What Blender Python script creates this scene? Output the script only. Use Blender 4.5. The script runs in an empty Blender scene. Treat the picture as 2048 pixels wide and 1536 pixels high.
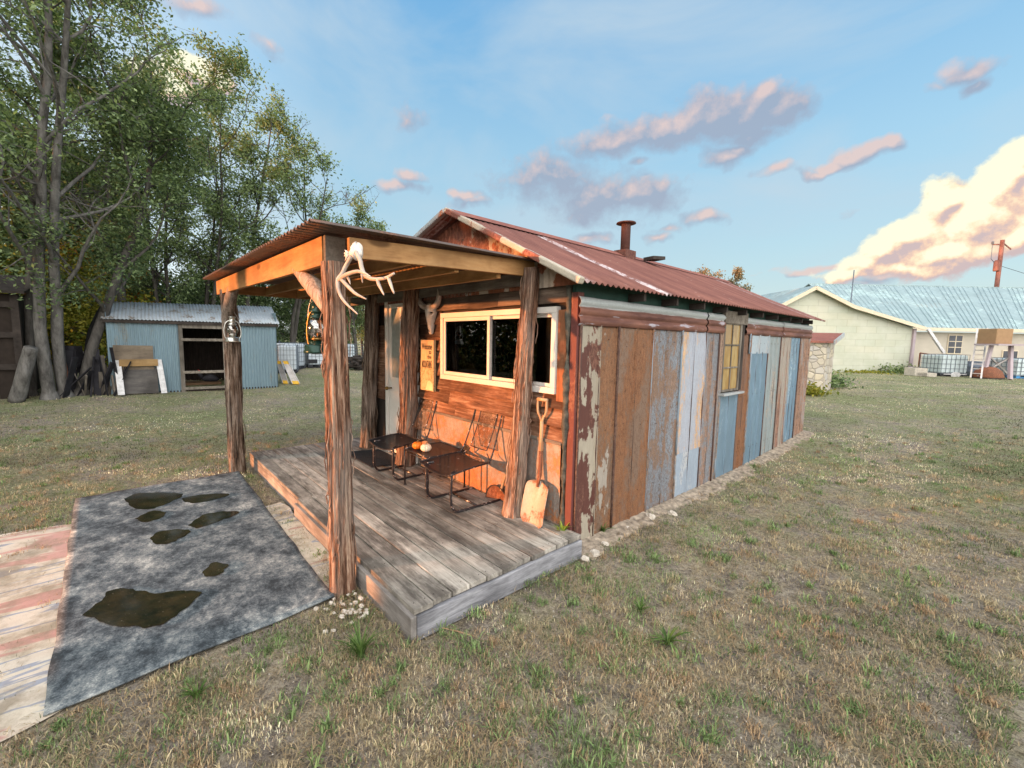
import bpy, math, random
import numpy as np
from mathutils import Vector, Matrix, noise as mn
random.seed(7)
rng = np.random.default_rng(11)
S = bpy.context.scene
COL = S.collection
PI = math.pi
def R(d): return math.radians(d)
# ------------------------------------------------------------ camera survey
CAM = np.array([2.3546, -2.8682, 1.8297])
FW = np.array([-0.73845515, 0.66674404, -0.10067959])
RT = np.array([0.66865687, 0.74334464, 0.0183503])
UP = np.array([-0.08707459, 0.05376923, 0.99474966])
FPX = 863.157
def ray(u, v): return FW + RT*(u-1024)/FPX - UP*(v-768)/FPX
def smooth(a, b, x):
    t = np.clip((x-a)/(b-a), 0, 1); return t*t*(3-2*t)
def hgt(x, y):
    d = np.sqrt((x+1.0)**2 + (y+1.0)**2)
    return 0.66*smooth(4, 17, d)
def AT(u, v, n, d):          # point where the sight line meets the plane n.x = d
    r = ray(u, v); n = np.array(n, float); t = (d-n@CAM)/(n@r); return CAM+t*r
def XP(u, v, x): return AT(u, v, (1,0,0), x)
def YP(u, v, y): return AT(u, v, (0,1,0), y)
def ZP(u, v, z): return AT(u, v, (0,0,1), z)
def DP(u, v, depth): return CAM + ray(u, v)*depth
def GH(u, v):
    t = 0.5
    r = ray(u, v)
    while t < 300:
        p = CAM + t*r
        if p[2] < hgt(p[0], p[1]): break
        t *= 1.003
    return p
def zat(P, v):               # height above ground point P that sits at photo row v
    a = np.array([P[0], P[1], 0.0])-CAM; k = (768-v)/FPX
    return (k*(a@FW)-a@UP)/(UP[2]-k*FW[2])
def V3(x, y, z): return np.array([x, y, z], float)
# ------------------------------------------------------------ object helpers
def prop(o, label=None, cat=None, group=None, kind=None):
    if label: o['label'] = label
    if cat: o['category'] = cat
    if group: o['group'] = group
    if kind: o['kind'] = kind
    return o
def thing(name, label, cat, loc=(0,0,0), group=None, rz=0):
    o = bpy.data.objects.new(name, None); COL.objects.link(o)
    o.empty_display_size = 0.1
    o.location = loc; o.rotation_euler = (0,0,rz)
    return prop(o, label, cat, group)
def off(o):
    v = Vector((0,0,0))
    while o is not None:
        v += o.location; o = o.parent
    return v
class MB:
    def __init__(s): s.v = []; s.f = []
    def add(s, vs, fs):
        n = len(s.v); s.v.extend([tuple(float(c) for c in p) for p in vs]); s.f.extend([tuple(i+n for i in f) for f in fs]); return s
    def hexa(s, p):  # 8 points: bottom 4 ccw, top 4 ccw
        return s.add(p, [(3,2,1,0),(4,5,6,7),(0,1,5,4),(1,2,6,5),(2,3,7,6),(3,0,4,7)])
    def box(s, x0, x1, y0, y1, z0, z1):
        return s.hexa([(x0,y0,z0),(x1,y0,z0),(x1,y1,z0),(x0,y1,z0),(x0,y0,z1),(x1,y0,z1),(x1,y1,z1),(x0,y1,z1)])
    def bar(s, p, q, w, h, up=(0,0,1), b=0.0):   # rectangular beam from p to q
        p = Vector(p); q = Vector(q); d = (q-p).normalized(); u = Vector(up); sx = d.cross(u).normalized(); u = sx.cross(d).normalized()
        pts = []
        for e in (p, q):
            for a, c in ((-1,-1),(1,-1),(1,1),(-1,1)): pts.append(e+sx*(a*w/2)+u*(c*h/2))
        return s.add(pts, [(0,1,2,3),(7,6,5,4),(0,4,5,1),(1,5,6,2),(2,6,7,3),(3,7,4,0)])
    def tube(s, path, rad, seg=10, cap=True):
        path = [Vector(p) for p in path]; n = len(path)
        if not hasattr(rad, '__len__'): rad = [rad]*n
        base = len(s.v); prev = None
        for i, p in enumerate(path):
            d = (path[min(i+1,n-1)]-path[max(i-1,0)]).normalized()
            if prev is None:
                a = Vector((0,0,1)) if abs(d.z) < .9 else Vector((1,0,0)); x = d.cross(a).normalized()
            else:
                x = (prev - d*prev.dot(d)).normalized()
            prev = x; y = d.cross(x)
            for k in range(seg):
                t = 2*PI*k/seg; q = p+(x*math.cos(t)+y*math.sin(t))*rad[i]; s.v.append(tuple(q))
        for i in range(n-1):
            for k in range(seg):
                a = base+i*seg+k; b = base+i*seg+(k+1)%seg
                s.f.append((a, b, b+seg, a+seg))
        if cap:
            s.f.append(tuple(base+k for k in range(seg))[::-1]); s.f.append(tuple(base+(n-1)*seg+k for k in range(seg)))
        return s
    def lathe(s, prof, c=(0,0,0), seg=24, cap=True):
        base = len(s.v)
        for r, z in prof:
            for k in range(seg):
                t = 2*PI*k/seg; s.v.append((c[0]+r*math.cos(t), c[1]+r*math.sin(t), c[2]+z))
        for i in range(len(prof)-1):
            for k in range(seg):
                a = base+i*seg+k; b = base+i*seg+(k+1)%seg; s.f.append((a,b,b+seg,a+seg))
        if cap:
            s.f.append(tuple(base+k for k in range(seg))[::-1]); s.f.append(tuple(base+(len(prof)-1)*seg+k for k in range(seg)))
        return s
    def grid(s, fn, nu, nv):
        base = len(s.v)
        for j in range(nv+1):
            for i in range(nu+1): s.v.append(tuple(fn(i/nu, j/nv)))
        for j in range(nv):
            for i in range(nu):
                a = base+j*(nu+1)+i; s.f.append((a,a+1,a+nu+2,a+nu+1))
        return s
    def prism(s, poly, ext):   # polygon (list of 3d pts) extruded by vector
        n = len(poly); e = Vector(ext); P = [Vector(p) for p in poly]
        return s.add(P+[p+e for p in P], [tuple(range(n))[::-1], tuple(range(n,2*n))]+[(i,(i+1)%n,(i+1)%n+n,i+n) for i in range(n)])
    def build(s, name, mat, parent=None, smooth_=False, bevel=0, solid=0, local=False):
        me = bpy.data.meshes.new(name)
        o0 = Vector((0,0,0)) if (parent is None or local) else off(parent)
        me.from_pydata([(a-o0.x, b-o0.y, c-o0.z) for a, b, c in s.v], [], s.f); me.update()
        if mat: me.materials.append(mat)
        if smooth_: me.polygons.foreach_set('use_smooth', [True]*len(me.polygons))
        o = bpy.data.objects.new(name, me); COL.objects.link(o)
        if parent: o.parent = parent
        if solid:
            m = o.modifiers.new('s', 'SOLIDIFY'); m.thickness = solid; m.offset = 0
        if bevel:
            m = o.modifiers.new('b', 'BEVEL'); m.width = bevel; m.segments = 2; m.limit_method = 'ANGLE'
        return o
def npmesh(name, verts, faces_flat, nper, mat, parent=None, cols=None, smooth_=False):
    me = bpy.data.meshes.new(name)
    nv = len(verts); nf = len(faces_flat)//nper
    o0 = off(parent) if parent else Vector((0,0,0))
    verts = verts - np.array([o0.x, o0.y, o0.z])
    me.vertices.add(nv); me.vertices.foreach_set('co', verts.astype(np.float32).ravel())
    me.loops.add(nf*nper); me.loops.foreach_set('vertex_index', faces_flat.astype(np.int32))
    me.polygons.add(nf); me.polygons.foreach_set('loop_start', (np.arange(nf)*nper).astype(np.int32))
    me.polygons.foreach_set('loop_total', np.full(nf, nper, np.int32))
    if smooth_: me.polygons.foreach_set('use_smooth', np.ones(nf, bool))
    me.update(calc_edges=True)
    if cols is not None:
        ca = me.color_attributes.new('Col', 'FLOAT_COLOR', 'POINT')
        c4 = np.ones((nv,4), np.float32); c4[:,:3] = cols; ca.data.foreach_set('color', c4.ravel())
    me.materials.append(mat)
    o = bpy.data.objects.new(name, me); COL.objects.link(o)
    if parent: o.parent = parent
    return o
def crom(pts, n=6):
    P = [Vector(p) for p in pts]; P = [P[0]*2-P[1]]+P+[P[-1]*2-P[-2]]; o = []
    for i in range(1, len(P)-2):
        for k in range(n):
            t = k/n; a,b,c,d = P[i-1],P[i],P[i+1],P[i+2]
            o.append(0.5*((2*b)+(c-a)*t+(2*a-5*b+4*c-d)*t*t+(3*b-a-3*c+d)*t**3))
    o.append(P[-2]); return o
def lerps(vals, n):
    o = []
    for i in range(n):
        t = i/(n-1)*(len(vals)-1); k = min(int(t), len(vals)-2); o.append(vals[k]+(vals[k+1]-vals[k])*(t-k))
    return o
# ------------------------------------------------------------ material helpers
class M:
    def __init__(s, name, rough=0.8, metal=0.0, spec=0.3):
        s.m = bpy.data.materials.new(name); s.m.use_nodes = True; s.t = s.m.node_tree; s.t.nodes.clear()
        s.out = s.n('ShaderNodeOutputMaterial'); s.b = s.n('ShaderNodeBsdfPrincipled')
        s.b.inputs['Roughness'].default_value = rough; s.b.inputs['Metallic'].default_value = metal
        s.b.inputs['Specular IOR Level'].default_value = spec
        s.l(s.b.outputs[0], s.out.inputs[0]); s.co = s.n('ShaderNodeTexCoord').outputs['Object']
    def n(s, t, **k):
        x = s.t.nodes.new(t)
        for a, b in k.items(): setattr(x, a, b)
        return x
    def l(s, a, b): s.t.links.new(a, b)
    def sock(s, inp, val):
        if val is None: return
        if hasattr(val, 'is_output') or isinstance(val, bpy.types.NodeSocket): s.l(val, inp)
        elif isinstance(val, (tuple, list)): inp.default_value = tuple(val)+((1,) if len(val) == 3 and len(inp.default_value) == 4 else ())
        else: inp.default_value = val
    def mp(s, sc=(1,1,1), rot=(0,0,0), loc=(0,0,0), v=None):
        x = s.n('ShaderNodeMapping'); s.l(v or s.co, x.inputs[0]); x.inputs['Scale'].default_value = sc; x.inputs['Rotation'].default_value = rot; x.inputs['Location'].default_value = loc
        return x.outputs[0]
    def noise(s, sc, v=None, det=5, ro=.6, dist=0):
        x = s.n('ShaderNodeTexNoise'); s.l(v or s.co, x.inputs['Vector']); x.inputs['Scale'].default_value = sc; x.inputs['Detail'].default_value = det; x.inputs['Roughness'].default_value = ro; x.inputs['Distortion'].default_value = dist
        return x.outputs[0]
    def vor(s, sc, v=None, feat='F1', out=0):
        x = s.n('ShaderNodeTexVoronoi', feature=feat); s.l(v or s.co, x.inputs['Vector']); x.inputs['Scale'].default_value = sc
        return x.outputs[out]
    def wave(s, sc, v=None, dist=3, det=3, dsc=1.5, dirn='X', typ='BANDS'):
        x = s.n('ShaderNodeTexWave', wave_type=typ)
        if typ == 'BANDS': x.bands_direction = dirn
        s.l(v or s.co, x.inputs['Vector']); x.inputs['Scale'].default_value = sc; x.inputs['Distortion'].default_value = dist; x.inputs['Detail'].default_value = det; x.inputs['Detail Scale'].default_value = dsc
        return x.outputs['Fac']
    def ramp(s, f, *st):
        x = s.n('ShaderNodeValToRGB'); s.l(f, x.inputs[0]); e = x.color_ramp.elements
        while len(e) < len(st): e.new(0.5)
        for i, (p, c) in enumerate(st):
            e[i].position = p; e[i].color = (c,c,c,1) if not isinstance(c, (tuple, list)) else tuple(c)+(1,)
        return x.outputs[0]
    def mix(s, f, a, b, mode='MIX'):
        x = s.n('ShaderNodeMix', data_type='RGBA', blend_type=mode)
        s.sock(x.inputs[0], f); s.sock(x.inputs[6], a); s.sock(x.inputs[7], b); return x.outputs[2]
    def math(s, op, a, b=0.0, c=None):
        x = s.n('ShaderNodeMath', operation=op); s.sock(x.inputs[0], a); s.sock(x.inputs[1], b)
        if c is not None: s.sock(x.inputs[2], c)
        return x.outputs[0]
    def sep(s, v=None):
        x = s.n('ShaderNodeSeparateXYZ'); s.l(v or s.co, x.inputs[0]); return x.outputs
    def isl(s): return s.n('ShaderNodeNewGeometry').outputs['Random Per Island']
    def bump(s, h, st=0.3, d=0.01):
        x = s.n('ShaderNodeBump'); x.inputs['Strength'].default_value = st; x.inputs['Distance'].default_value = d; s.l(h, x.inputs['Height']); s.l(x.outputs[0], s.b.inputs['Normal']); return s
    def col(s, c): s.sock(s.b.inputs['Base Color'], c); return s
    def ro(s, c): s.sock(s.b.inputs['Roughness'], c); return s
def plain(name, c, rough=.7, metal=0, var=.25, sc=8, bump=.15):
    m = M(name, rough, metal); n = m.noise(sc, det=6)
    d = tuple(x*(1-var) for x in c); l = tuple(min(1, x*(1+var*.6)) for x in c)
    m.col(m.ramp(n, (.3, d), (.7, l))); 
    if bump: m.bump(n, bump)
    return m.m
def rusty(name, base, rust, amt=.5, sc=6, sy=.35, peel=None, pamt=.5, speck=0, rough=.65, metal=0.0, axis=2, seed=0, soft=.05):
    """weathered sheet metal: paint or zinc, streaked rust, optional flaked patches"""
    m = M(name, rough, metal, .25); st = [1,1,1]; st[axis] = sy
    v = m.mp(tuple(st), loc=(seed*3.1, seed*1.7, seed*2.3))
    n1 = m.noise(sc, v, 8, .68); n2 = m.noise(sc*9, v, 4, .7); fine = m.noise(110, det=3, ro=.85); mid = m.noise(48, m.mp(tuple(1 if q != axis else .6 for q in range(3))), 5, .8)
    r2 = tuple(x*.40 for x in rust); r3 = tuple(min(1, x*1.7) for x in rust)
    rc = m.mix(m.ramp(n2, (.35, 0.), (.7, 1.)), r2, r3); rc = m.mix(m.ramp(mid, (.46, 0.), (.54, .8)), rc, (.06+rust[0]*1.5, .045+rust[1]*1.5, .03+rust[2]*1.4))
    b2 = tuple(x*.6 for x in base); bc = m.mix(n2, b2, base)
    mask = m.ramp(m.math('ADD', m.math('MULTIPLY_ADD', n1, 1.5, -.25), m.math('ADD', m.math('MULTIPLY', m.math('SUBTRACT', n2, .5), .35), m.math('MULTIPLY', m.math('SUBTRACT', mid, .5), .45))), (1-amt-soft, 0.), (1-amt+soft, 1.))
    c = m.mix(mask, bc, rc)
    if speck:
        c = m.mix(m.math('MULTIPLY', m.ramp(m.math('ADD', m.math('MULTIPLY', fine, .5), m.math('MULTIPLY', mid, .5)), (.49, 0.), (.53, 1.)), speck), c, r2)
        c = m.mix(m.math('MULTIPLY', m.ramp(fine, (.58, 0.), (.66, 1.)), speck*.6), c, tuple(min(1, .12+x*1.3) for x in base))
    if peel:
        pn = m.noise(3.2, m.mp((1,1.6,.8), loc=(seed*5.3, seed, seed*2)), 6, .6)
        pk = m.ramp(pn, (pamt, 0.), (pamt+.02, 1.))
        pc = m.mix(n2, tuple(x*.6 for x in peel), peel); c = m.mix(pk, c, pc)
    c = m.mix(m.ramp(m.noise(1.3, v, 3), (.3, .0), (.8, .35)), c, tuple(x*.4 for x in rust))
    m.col(c).bump(m.math('ADD', m.math('ADD', n2, mid), m.math('MULTIPLY', mask, .6)), .55, .004)
    return m.m
def wood(name, c1, c2, c3, axis=0, sc=5, stretch=12, knots=0, rough=.85, wet=None, isl=.35, grain=1.0, bump=.5):
    """grain running along one axis, varying per board"""
    m = M(name, rough, 0, .2); st = [1,1,1]
    for i in range(3): st[i] = 1.0 if i == axis else stretch
    isv = m.isl(); cb = m.n('ShaderNodeCombineXYZ')
    for i in range(3): m.l(m.math('MULTIPLY', isv, 37.0+i*11), cb.inputs[i])
    va = m.n('ShaderNodeVectorMath', operation='ADD'); m.l(m.co, va.inputs[0]); m.l(cb.outputs[0], va.inputs[1])
    v = m.mp(tuple(st), v=va.outputs[0])
    n = m.noise(sc*.35, v, 7, .62, .6); f = m.noise(sc*2.2, v, 4, .75)
    c = m.ramp(m.math('ADD', m.math('MULTIPLY', n, .7), m.math('MULTIPLY', f, .3*grain)), (.3, c1), (.5, c2), (.72, c3))
    if knots:
        k = m.vor(knots, m.mp(tuple(.35 if i == axis else 1.0 for i in range(3)), v=va.outputs[0]))
        c = m.mix(m.ramp(k, (.0, 1.), (.10, .8), (.13, 0.)), c, tuple(x*.35 for x in c1))
    big = m.noise(1.4, va.outputs[0], 5, .6)
    c = m.mix(m.ramp(big, (.42, .0), (.62, .60)), c, tuple(x*.6 for x in c1))
    br = m.ramp(isv, (0., 1-isl), (1., 1+isl*.4)); c = m.mix(1.0, c, br, 'MULTIPLY')
    if wet: c = m.mix(wet(m), c, tuple(x*.30 for x in c1))
    m.col(c).bump(m.math('ADD', n, m.math('MULTIPLY', f, .5)), bump, .004)
    return m.m
SKYR, SKYG, SKYB, SKYK, SUNE = .5, .5, .5, .10, 10.5
GLOW = (3.5, 3.35, 3.1)
BACKC = (4.9, 4.7, 4.4)
NB1, NB2, NB3, NT = 230000, 130000, 130000, 3000
# ============================================================ SKY, SUN, CAMERA
SUN_AZ, SUN_EL = 115.0, 3.4        # sun stands at this bearing left of +Y... direction below
sd = Vector((-math.sin(R(25)), -math.cos(R(25)), math.tan(R(SUN_EL)))).normalized()
w = bpy.data.worlds.new('World'); S.world = w; w.use_nodes = True
wt = w.node_tree; wt.nodes.clear()
class WN(M):
    def __init__(s, t): s.t = t
def az_el(u, v):
    r = ray(u, v); return math.degrees(math.atan2(-r[0], r[1])), math.degrees(math.atan2(r[2], math.hypot(r[0], r[1])))
def blobs(lst):
    o = []
    for u, v, rx, ry, wgt in lst:
        a, e = az_el(u, v); rx *= 1.28; ry *= 1.3; a2, _ = az_el(u+rx, v); _, e2 = az_el(u, v-ry)
        a3, e3 = az_el(u+rx, v)
        o.append((a, e, max(.4, abs(a2-a)), max(.3, abs(e2-e)), wgt))
    return o
def cloud_group(name, lst, wamp, wsc, namp, nsc):
    g = bpy.data.node_groups.new(name, 'ShaderNodeTree')
    g.interface.new_socket('P', in_out='INPUT', socket_type='NodeSocketVector')
    g.interface.new_socket('D', in_out='OUTPUT', socket_type='NodeSocketFloat')
    k = WN(g); gi = k.n('NodeGroupInput'); go = k.n('NodeGroupOutput'); P = gi.outputs[0]
    nz = k.n('ShaderNodeTexNoise'); k.l(P, nz.inputs['Vector']); nz.inputs['Scale'].default_value = wsc; nz.inputs['Detail'].default_value = 3
    sb = k.n('ShaderNodeVectorMath', operation='SUBTRACT'); k.l(nz.outputs['Color'], sb.inputs[0]); sb.inputs[1].default_value = (.5,.5,.5)
    ml = k.n('ShaderNodeVectorMath', operation='SCALE'); k.l(sb.outputs[0], ml.inputs[0]); ml.inputs['Scale'].default_value = wamp
    ad = k.n('ShaderNodeVectorMath', operation='ADD'); k.l(P, ad.inputs[0]); k.l(ml.outputs[0], ad.inputs[1])
    acc = None
    for a, e, ra, re, wg in blobs(lst):
        s1 = k.n('ShaderNodeVectorMath', operation='SUBTRACT'); k.l(ad.outputs[0], s1.inputs[0]); s1.inputs[1].default_value = (a, e, 0)
        s2 = k.n('ShaderNodeVectorMath', operation='MULTIPLY'); k.l(s1.outputs[0], s2.inputs[0]); s2.inputs[1].default_value = (1/ra, 1/re, 0)
        ln = k.n('ShaderNodeVectorMath', operation='LENGTH'); k.l(s2.outputs[0], ln.inputs[0])
        d = k.math('MULTIPLY', k.math('SUBTRACT', 1.0, ln.outputs['Value']), wg)
        acc = d if acc is None else k.math('SMOOTH_MAX', acc, d, .12)
    n2 = k.n('ShaderNodeTexNoise'); k.l(P, n2.inputs['Vector']); n2.inputs['Scale'].default_value = nsc; n2.inputs['Detail'].default_value = 11; n2.inputs['Roughness'].default_value = .64
    out = k.math('ADD', acc, k.math('MULTIPLY', k.math('SUBTRACT', n2.outputs[0], .5), namp))
    k.l(out, go.inputs[0]); return g
W = WN(wt); wo = W.n('ShaderNodeOutputWorld'); bg = W.n('ShaderNodeBackground'); W.l(bg.outputs[0], wo.inputs[0])
sky = W.n('ShaderNodeTexSky'); sky.sky_type = 'NISHITA'; sky.sun_disc = False
sky.sun_elevation = R(SUN_EL+3); sky.sun_rotation = math.atan2(sd.x, sd.y); sky.altitude = 200; sky.air_density = 1.2; sky.dust_density = 1.0; sky.ozone_density = 2.5
gen = W.n('ShaderNodeTexCoord').outputs['Generated']
sx = W.sep(gen)
el = W.math('MULTIPLY', W.math('ARCSINE', sx[2]), 180/PI)
az = W.math('MULTIPLY', W.math('ARCTAN2', W.math('MULTIPLY', sx[0], -1.0), sx[1]), 180/PI)
pc = W.n('ShaderNodeCombineXYZ'); W.l(az, pc.inputs[0]); W.l(el, pc.inputs[1]); PP = pc.outputs[0]
big = [(2010,380,75,75,1.5),(1960,430,85,65,1.5),(1900,395,60,45,1.4),(2050,320,60,50,1.4),(1840,470,80,45,1.3),(1900,500,110,45,1.3),(1780,500,70,40,1.1),(2040,460,90,50,1.2),(1730,525,60,25,.9),(1700,545,70,16,.8),(400,140,62,34,1.2),(330,175,60,45,1.1),(440,150,40,28,.9),(2080,390,60,90,1.3),(1830,540,110,28,.8)]
small = [(1230,278,105,36,1.0),(1340,262,105,42,1.1),(1430,240,95,52,1.15),(1390,220,50,40,.9),(1500,225,60,48,1.1),(1560,212,62,40,1.1),(1525,190,45,30,1.0),(1500,268,60,30,.9),(1450,315,44,24,1),(1480,300,30,18,.9),(1680,320,56,18,1.1),(1725,298,55,22,1.1),(1775,283,30,18,1),(1640,338,40,12,.9),(1550,345,34,15,.7),
         (1940,135,58,26,.95),(1955,165,40,20,.9),(1880,160,30,12,.5),(1100,360,110,46,.85),(1190,400,110,50,.95),(1280,395,95,38,.95),(1330,375,26,18,.9),(1100,330,60,30,.6),(1410,440,38,16,.8),(1310,470,34,11,.8),(1340,455,40,9,.7),(1185,478,34,13,.9),(930,395,34,16,.9),(905,388,18,11,.9),(940,408,40,10,.7),(822,350,26,14,1),(800,372,50,14,.7),(822,240,24,22,.6),(540,95,22,14,.5),(1280,330,18,10,.7),(1640,543,110,7,.8),(1600,548,60,6,.7),(1760,556,110,16,.7),(390,20,60,26,.6),(1700,430,1,1,.1)]
def layer(lst, name, wamp, wsc, namp, nsc, dx, dy):
    g = cloud_group(name, lst, wamp, wsc, namp, nsc)
    a = W.n('ShaderNodeGroup'); a.node_tree = g; W.l(PP, a.inputs[0])
    o = W.n('ShaderNodeVectorMath', operation='ADD'); W.l(PP, o.inputs[0]); o.inputs[1].default_value = (dx, dy, 0)
    b = W.n('ShaderNodeGroup'); b.node_tree = g; W.l(o.outputs[0], b.inputs[0])
    return a.outputs[0], W.math('SUBTRACT', a.outputs[0], b.outputs[0])
dS, lS = layer(small, 'scattered_clouds', 4.2, .20, 1.15, .42, .8, 1.1)
dB, lB = layer(big, 'lit_cumulus', 5.0, .16, 1.35, .42, .5, .8)
E60 = W.math('DIVIDE', W.math('MAXIMUM', el, 0.0), 60.0)
grad = W.ramp(E60, (0.0, (.58,.65,.64)), (.14, (.46,.63,.70)), (.34, (.34,.57,.74)), (.60, (.17,.42,.71)), (1.0, (.10,.32,.64)))
nish = W.mix(1.0, sky.outputs[0], (SKYR, SKYG, SKYB), 'MULTIPLY')
skyc = W.mix(1.0, W.mix(1.0, grad, (1.0/SKYK,)*3, 'MULTIPLY'), nish, 'ADD')
sunside = W.n('ShaderNodeVectorMath', operation='DOT_PRODUCT'); W.l(gen, sunside.inputs[0]); sunside.inputs[1].default_value = tuple(sd)
gl = W.ramp(sunside.outputs['Value'], (.12, 0.0), (.62, .28), (.80, .5), (.93, 1.0))
low = W.ramp(W.math('DIVIDE', el, 60.0), (0.0, 1.0), (1.0, 0.0))
skyc = W.mix(W.math('MULTIPLY', gl, low), skyc, tuple(c/SKYK for c in GLOW))
back = W.n('ShaderNodeVectorMath', operation='DOT_PRODUCT'); W.l(gen, back.inputs[0]); back.inputs[1].default_value = tuple(-FW)
skyc = W.mix(W.ramp(back.outputs['Value'], (.0, 0.0), (.45, 1.0)), skyc, tuple(c/SKYK for c in BACKC))
# thin high streaks and broad pale veils
stv = W.mp((.030, .075, 1), rot=(0,0,R(-35)), v=PP)
cir = W.ramp(W.noise(1.0, stv, 6, .55, .5), (.40, 0.), (.66, .95))
skyc = W.mix(W.math('MULTIPLY', cir, W.ramp(W.math('DIVIDE', el, 40.), (.0, .25), (.45, .75))), skyc, tuple(c/SKYK for c in (.56,.69,.79)))
def lit(l, k, b): return W.ramp(W.math('MULTIPLY_ADD', l, k, b), (.10, 0.), (.90, 1.))
def sc(*c): return tuple(x/SKYK for x in c)
cS = W.mix(lit(lS, 1.15, -.02), sc(.36,.41,.53), sc(.84,.62,.56))
cB = W.ramp(W.math('MULTIPLY_ADD', lB, 1.1, W.math('MULTIPLY_ADD', W.math('SUBTRACT', dB, .35), .45, .45)), (.12, (.62,.50,.50)), (.38, (.88,.62,.48)), (.60, (1.0,.84,.58)), (.85, (1.0,.97,.74)))
cB = W.mix(1.0, cB, (1.06/SKYK,)*3, 'MULTIPLY')
aS = W.math('MULTIPLY', W.ramp(dS, (-.14, 0.), (.55, 1.)), .80)
aB = W.ramp(dB, (-.04, 0.), (.30, 1.))
skyc = W.mix(aS, skyc, cS); skyc = W.mix(aB, skyc, cB)
below = W.ramp(W.math('MULTIPLY_ADD', el, .2, .5), (.3, 1.), (.5, 0.)); skyc = W.mix(below, skyc, sc(.16,.14,.10))
W.l(skyc, bg.inputs[0]); bg.inputs[1].default_value = SKYK
w.cycles.sampling_method = 'MANUAL'; w.cycles.sample_map_resolution = 512
sl = bpy.data.lights.new('sun', 'SUN'); sl.energy = SUNE; sl.angle = R(.9); sl.color = (1.0, .37, .125)
so = bpy.data.objects.new('sun', sl); COL.objects.link(so); so.rotation_euler = sd.to_track_quat('Z', 'Y').to_euler(); so.location = (0, -8, 6)
cd = bpy.data.cameras.new('camera'); co = bpy.data.objects.new('camera', cd); COL.objects.link(co); S.camera = co
cd.lens = 36*FPX/2048; cd.sensor_width = 36; cd.clip_start = .05; cd.clip_end = 2000
co.matrix_world = Matrix(((RT[0],UP[0],-FW[0],CAM[0]),(RT[1],UP[1],-FW[1],CAM[1]),(RT[2],UP[2],-FW[2],CAM[2]),(0,0,0,1)))
S.view_settings.view_transform = 'Standard'; S.view_settings.look = 'None'; S.view_settings.exposure = 0; S.view_settings.gamma = 1
S.cycles.use_denoising = True; S.cycles.max_bounces = 6; S.cycles.transparent_max_bounces = 24; S.cycles.caustics_reflective = False; S.cycles.caustics_refractive = False
S.cycles.sample_clamp_indirect = 6

# ============================================================ MATERIALS
def gm():
    m = M('dry_lawn', .95, 0, .1)
    n1 = m.noise(.55, det=6, ro=.6); n2 = m.noise(2.6, det=8, ro=.7); n3 = m.noise(22, det=5, ro=.8); n4 = m.noise(70, det=4, ro=.85); n5 = m.noise(9, det=6, ro=.75)
    k = m.ramp(m.math('ADD', m.math('MULTIPLY', n3, .5), m.math('MULTIPLY', n4, .5)), (.40, 0.), (.60, 1.))
    dirt = m.mix(k, (.12,.096,.080), (.46,.40,.34)); straw = m.mix(k, (.17,.135,.085), (.66,.56,.41)); green = m.mix(k, (.085,.105,.045), (.33,.37,.18))
    c = m.mix(m.ramp(m.math('ADD', m.math('MULTIPLY', n2, .55), m.math('MULTIPLY', n5, .45)), (.44, 0.), (.55, .9)), dirt, straw)
    ln = m.n('ShaderNodeVectorMath', operation='LENGTH'); a = m.n('ShaderNodeVectorMath', operation='SUBTRACT'); m.l(m.co, a.inputs[0]); a.inputs[1].default_value = (1.2,-1.6,0); m.l(a.outputs[0], ln.inputs[0])
    far = m.ramp(m.math('DIVIDE', ln.outputs['Value'], 14.0), (.10, 0.), (.45, .085), (1., .115))
    st_ = m.noise(1.4, m.mp((.7,1.3,1), rot=(0,0,.6)), 9, .75)
    gk = m.math('ADD', m.math('MULTIPLY_ADD', n1, .4, far), m.math('ADD', m.math('MULTIPLY', n2, .25), m.math('ADD', m.math('MULTIPLY', st_, .2), m.math('MULTIPLY', n5, .2))))
    c = m.mix(m.ramp(gk, (.56, 0.), (.66, .85)), c, green)
    c = m.mix(m.ramp(st_, (.53, 0.), (.64, .6)), c, m.mix(k, (.22,.17,.10), (.56,.47,.32)))
    c = m.mix(m.ramp(m.noise(4, det=8, ro=.78), (.34, .7), (.46, 0.)), c, m.mix(k, (.05,.04,.03), (.17,.14,.10)))
    sp = m.ramp(m.noise(240, det=1), (.68, 0.), (.72, .6)); c = m.mix(sp, c, (.55,.50,.42))
    m.col(c).bump(m.math('ADD', n3, m.math('MULTIPLY', n4, .7)), 1.0, .04)
    return m.m
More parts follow.
